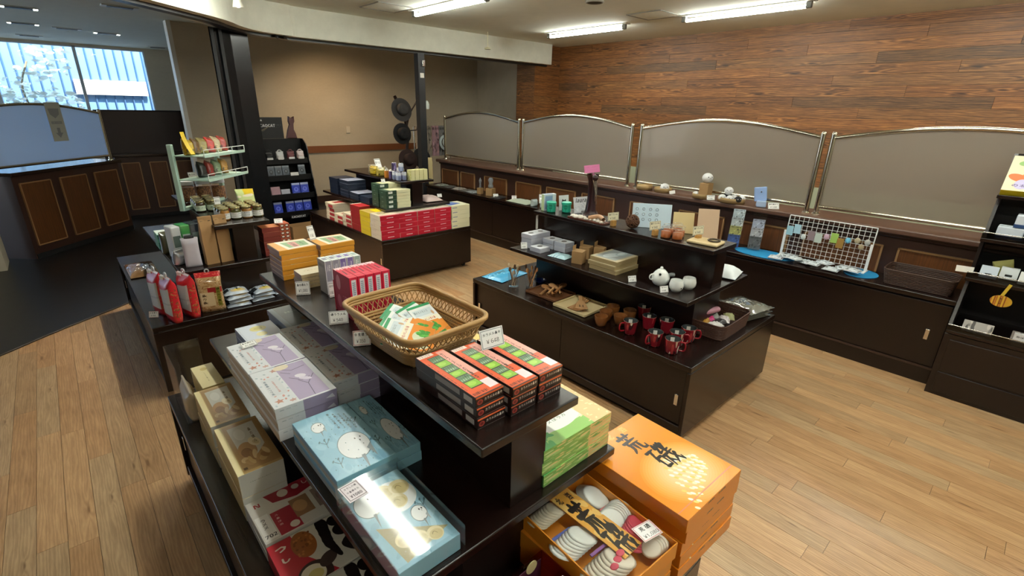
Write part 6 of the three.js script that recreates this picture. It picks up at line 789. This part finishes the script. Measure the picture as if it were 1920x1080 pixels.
  flat.forEach(([z, c], i) => single('flat_goods', ['first', 'second', 'third', 'fourth', 'fifth', 'sixth', 'seventh', 'eighth'][i] + ' flat packet from the far end of the long cabinet', 'packet', pouchGeo(0.16, 0.02, 0.15), inked(c, 0.4), [3.9, CAB + 0.011, z], [0, rr(-0.3, 0.3), 0], 'flat packets on the cabinet'));
  const cr = film({ roughness: 0.03, thickness: 0.02 });
  { const k = thing('kraft_stand', 'brown paper box carrying a glass figure', 'box', [3.93, CAB, -4.68], 0.3); mesh('box', at(rbox(0.09, 0.09, 0.09, 0.003), 0, 0.045, 0), M.kraft, k); const k2 = thing('kraft_stand', 'smaller brown paper box beside the glass figure', 'box', [3.9, CAB, -4.85], 0.1); mesh('box', at(rbox(0.06, 0.075, 0.06, 0.003), 0, 0.0375, 0), M.kraft, k2); }
  single('glass_figure', 'clear glass figure on the larger brown paper box', 'figure', lathe([[0, 0], [0.03, 0.004], [0.033, 0.03], [0.02, 0.055], [0.03, 0.08], [0.034, 0.1], [0.02, 0.125], [0, 0.128]], 16), mat(0xc4ccd4, 0.08, { transmission: 0.7, thickness: 0.03 }), [3.93, CAB + 0.091, -4.68]);
  single('glass_figure', 'slim clear glass figure on the smaller brown paper box', 'figure', lathe([[0, 0], [0.016, 0.004], [0.01, 0.05], [0.018, 0.09], [0, 0.13]], 14), mat(0xc4ccd4, 0.08, { transmission: 0.7, thickness: 0.03 }), [3.9, CAB + 0.076, -4.85]);
  priceCard('white price card on the cabinet beside the brown paper boxes', [3.86, CAB, -4.5], -0.6, 0.06, 0.05, 0); priceCard('pink-edged price card behind the brown paper boxes', [3.98, CAB, -4.3], -0.6, 0.06, 0.045, 3);
  single('pale_cloth', 'pale green folded cloth lying on the far cabinet', 'cloth', pouchGeo(0.2, 0.03, 0.34), mat(0xaab2a0, 0.8), [3.92, CAB + 0.016, -4.1]);
  for (let i = 0; i < 4; i++) single('white_jar_pack', ['first', 'second', 'third', 'fourth'][i] + ' clear white pack from the left behind the teal tubs', 'pack', bagGeo(0.08, 0.075, 0.06, 0.8, 0.5), mat(0xb8c4c4, 0.2, { clearcoat: 1 }), [3.88 + (i % 2) * 0.07, CAB, -3.86 + i * 0.075], [0, i, 0], 'clear white packs');
  priceCard('cream price card standing behind the clear white packs', [3.95, CAB + 0.03, -3.8], -0.7, 0.07, 0.1, 2);
  // ledge
  const LG = 0.901, bent = mat(0xc2a474, 0.5);
  const ring = (label, x, z, r, fl) => { const k = thing('bentwood_tray', label, 'tray', [x, LG, z], 0, 'round bentwood trays'); const g = lathe([[0, 0.003], [r * 0.96, 0.003], [r * 0.97, 0.04], [r, 0.04], [r, 0], [0, 0]], 28); if (fl) g.scale(1, 1, fl); mesh('tray', g, bent, k); };
  ring('pale round wooden tray beside the second screen post', 4.13, -2.62, 0.075); ring('pale round wooden tray under the first white bird ball', 4.13, -2.42, 0.07, 1.2); ring('round wooden tray with the brown carton', 4.12, -2.03, 0.075, 1.1); ring('oval wooden tray full of white bird balls', 4.12, -1.77, 0.075, 1.5);
  const ball = (label, x, y, z, r, dark) => { const k = thing('bird_ball', label, 'ornament', [x, y, z], -0.8 + rr(-0.4, 0.4), 'round bird ornaments'); const g = new THREE.SphereGeometry(r, 20, 14); g.scale(1, 0.92, 1); mesh('body', at(g, 0, r * 0.92, 0), mat(dark ? 0x16161a : 0xdcdcdc, 0.8), k); for (const s of [-1, 1]) mesh('eye', at(new THREE.SphereGeometry(r * 0.11, 8, 6), s * r * 0.35, r * 1.15, r * 0.86), dark ? M.white : M.black, k); mesh('beak', at(new THREE.ConeGeometry(r * 0.12, r * 0.25, 8).rotateX(Math.PI / 2), 0, r * 1.0, r * 1.0), M.black, k); };
  ball('white bird ball on the left round tray', 4.12, LG + 0.005, -2.4, 0.042); { const k = thing('small_carton', 'small brown carton standing on the ledge', 'box', [4.115, LG + 0.004, -2.0], 0.0); mesh('carton', at(rbox(0.09, 0.13, 0.08, 0.002), 0, 0.065, 0), M.kraft, k); } ball('white bird ball sitting on top of the small brown carton', 4.115, LG + 0.1355, -2.0, 0.045); ball('white bird ball in front of the small brown carton', 4.09, LG + 0.005, -2.072, 0.028);
  [[4.09, -1.835, 0], [4.153, -1.832, 1], [4.088, -1.768, 0], [4.152, -1.764, 0], [4.09, -1.70, 1], [4.153, -1.697, 0]].forEach(([x, z, d], i) => ball((d ? 'black' : 'white') + ' bird ball in the oval tray, ' + ['far left', 'rear left', 'front middle', 'rear middle', 'front right', 'rear right'][i], x, LG + 0.005, z, 0.031, d)); ball('white bird ball perched on the others in the oval tray', 4.12, LG + 0.058, -1.8, 0.036);
  { const k = thing('blue_tissue_pack', 'pale blue folded pack with a bird print on the ledge', 'pack', [4.13, LG, -1.53], -1.1); mesh('pack', at(rbox(0.09, 0.11, 0.04, 0.006), 0, 0.1, 0), mat(0x8aa6d4, 0.6), k, null, [-0.1, 0, 0.15]); mesh('stand', at(rbox(0.07, 0.05, 0.06, 0.008), 0, 0.025, 0.01), mat(0xa4b8d8, 0.5), k); mesh('eye', at(new THREE.SphereGeometry(0.006, 8, 6), -0.015, 0.12, 0.022), M.black, k); }
  priceCard('white price card in front of the oval tray', [4.085, LG, -1.93], -0.7, 0.07, 0.04, 0); priceCard('cream price card beside the pale blue pack', [4.1, LG, -1.42], -0.7, 0.09, 0.05, 2); single('small_white_ledge_card', 'tiny white card on the ledge by the round trays', 'card', box(0.05, 0.03, 0.002), M.paper, [4.09, LG + 0.016, -2.3], [-0.3, -1.2, 0]);
}
// ---------- stepped unit at the right edge ----------
{
  const z0 = -0.185, L = 1.3, zc = z0 + L / 2;
  const t = thing('stepped_shelf_unit', 'dark stepped shelf unit at the right edge', 'shelf unit', [3.9, 0, zc]);
  mesh('base_body', at(box(0.4, 0.4, L), 0, 0.2, 0), M.darkSide, t); for (const [y, h] of [[0.27, 0.2], [0.09, 0.13]]) mesh('drawer_front', at(rbox(0.012, h, L - 0.06, 0.003), -0.204, y, 0), M.darkSide, t);
  mesh('side_panel', (() => { const s = new THREE.Shape(); [[-0.2, 0.4], [-0.02, 0.72], [0.0, 0.94], [0.08, 1.19], [0.2, 1.42], [0.22, 1.42], [0.22, 0.4]].forEach(([x, y], i) => i ? s.lineTo(x, y) : s.moveTo(x, y)); return at(new THREE.ExtrudeGeometry(s, { depth: 0.016, bevelEnabled: false }), 0, 0, -L / 2); })(), M.darkSide, t);
  mesh('back_panel', at(box(0.014, 1.02, L), 0.215, 0.91, 0), M.recess, t);
  [[0.405, -0.205, 0.42], [0.73, -0.19, 0.4], [0.945, -0.09, 0.3], [1.185, -0.03, 0.24]].forEach(([y, x, d], i) => { const s = mesh('shelf_tray', at(rbox(d, 0.02, L, 0.003), x + d / 2, y + 0.01, 0), M.darkWood, t); if (i < 3) { mesh('lip', at(box(0.005, 0.03, L), x + 0.003, y + 0.035, 0), film({ color: 0x8a8a8a }), s); mesh('wire_guard', bar([x + 0.004, y + 0.055, -L / 2], [x + 0.004, y + 0.055, L / 2], 0.003, 6), M.chrome, s); } });
  const bk = thing('sloped_book', 'yellow illustrated box leaning on the top shelf at the right edge', 'box', [3.93, 1.207, -0.01], -Math.PI / 2); mesh('box', at(cartonGeo(0.34, 0.05, 0.26), 0, 0.03, -0.11), printed(art('#d8c23a', (c) => { rect(c, '#e6dcbc', 0, 0, 100, 100); for (let i = 0; i < 16; i++) oval(c, ['#e0904a', '#d8784a', '#c8c0e0', '#9ac07a'][i % 4], rr(10, 90), rr(10, 90), 14, 9, rnd() * 3); scribble(c, 10, 80, 60, 10, 6, '#6a5a8a'); }, (c) => rect(c, '#d4bc22', 0, 0, 100, 100), (c) => rect(c, '#d0b424', 0, 0, 100, 100), 256)), bk, null, [0.75, 0, 0]);
  const wb = mat(0xcfd6de, 0.4), bl = mat(0x2c4a78, 0.4);
  const pile = [[0, 0], [0.12, 0], [0.24, 0], [0.06, 1]];
  pile.forEach(([u, k], i) => { const b = thing('white_blue_box', ['left', 'middle', 'right', 'upper'][i] + ' white box with blue base on the unit at the right edge', 'box', [3.9, 0.968 + k * 0.072, -0.08 + u], -Math.PI / 2, 'white boxes with blue bases'); mesh('box', at(rbox(0.11, 0.07, 0.09, 0.006), 0, 0.035, 0), wb, b); mesh('blue_base', at(box(0.112, 0.018, 0.092), 0, 0.01, 0), bl, b); });
  [[-0.1, 0xb9c2cc, 'pale'], [-0.02, 0xc4c8c8, 'white'], [0.06, 0xd0d0cc, 'cream white'], [0.14, 0xaab0b4, 'grey'], [0.22, 0xc8ccd0, 'bluish white']].forEach(([u, c, n], i) => { const b = thing('accessory_card', n + ' accessory card on the middle tray at the right edge', 'card', [3.77 + (i % 2) * 0.06, 0.752, u], -Math.PI / 2, 'accessory cards'); mesh('card', at(rbox(0.075, 0.075, 0.02, 0.002), 0, 0.035, 0), mat(c, 0.5), b, null, [-0.5, 0, 0]); mesh('item', at(rbox(0.03, 0.012, 0.01, 0.003), 0, 0.03, 0.03), M.blackMatte, b); });
  { const b = thing('slotted_box', 'grey box with a black slot on the middle tray', 'box', [3.92, 0.752, 0.16], -Math.PI / 2); mesh('box', at(rbox(0.17, 0.15, 0.05, 0.004), 0, 0.075, 0), mat(0x8f918c, 0.5), b, null, [-0.3, 0, 0]); mesh('slot', at(box(0.02, 0.05, 0.004), 0, 0.11, 0.0), M.black, b, null, [-0.3, 0, 0]); }
  single('mesh_sachet', 'yellow mesh sachet at the back of the middle tray', 'sachet', bagGeo(0.09, 0.09, 0.04), mat(0xb4b068, 0.6), [3.93, 0.752, -0.04], [0, -1.2, 0.3]); single('cream_flag', 'cream paper flag sticking out at the end of the middle tray', 'card', box(0.09, 0.035, 0.002), M.paper, [3.73, 0.79, -0.2], [-0.4, -0.9, -0.4]);
  { const k = thing('round_fan_tag', 'yellow round fan-shaped tag hanging from the middle tray', 'tag', [3.69, 0.745, 0.0], -Math.PI / 2); mesh('handle', at(box(0.014, 0.07, 0.003), 0, -0.02, 0), mat(0xcdae36, 0.5), k, null, [0, 0, -0.25]); mesh('disc', (() => { const g = cyl(0.045, 0.045, 0.003, 28); g.rotateX(Math.PI / 2); g.scale(1, 0.72, 1); return at(g, -0.01, -0.085, 0); })(), printed(canvasTex(128, 128, (c) => { rect(c, '#c8982c', 0, 0, 128, 128); for (let i = 0; i < 9; i++) rect(c, ['#8a3a1c', '#d8b040', '#a85a24'][i % 3], 0, 40 + i * 10, 128, 6); scribble(c, 30, 60, 70, 24, 4, '#4a2a14'); }), 0.4), k); }
  [[-0.06, 0.13, 0xc4bcb4, 'white and red'], [0.13, 0.1, 0x9a8c84, 'brownish'], [0.25, 0.1, 0x8c8078, 'taupe']].forEach(([u, w, c, n]) => { const b = thing('postcard_pack', n + ' postcard pack in the lowest wire tray at the right edge', 'cards', [3.74, 0.426, u], -Math.PI / 2, 'postcard packs'); mesh('cards', at(cartonGeo(w, 0.07, 0.02), 0, 0.035, 0), inked(c, 0.5), b, null, [-0.4, 0, 0]); });
  carton('white_card_box', 'white lettered card box in front in the lowest wire tray', 'box', [0.03, 0.07, 0.1], printed(art('#d8d8d8', null, (c) => { rect(c, '#d4d4d4', 0, 0, 100, 100); }, (c) => { rect(c, '#dcdcdc', 0, 0, 100, 100); scribble(c, 10, 16, 80, 24, 5, '#333'); rect(c, '#9a9a9a', 0, 56, 100, 6); rect(c, '#9a9a9a', 0, 74, 100, 6); }, 128)), [3.72, 0.426, 0.14]);
}
renderer.render(scene, camera);
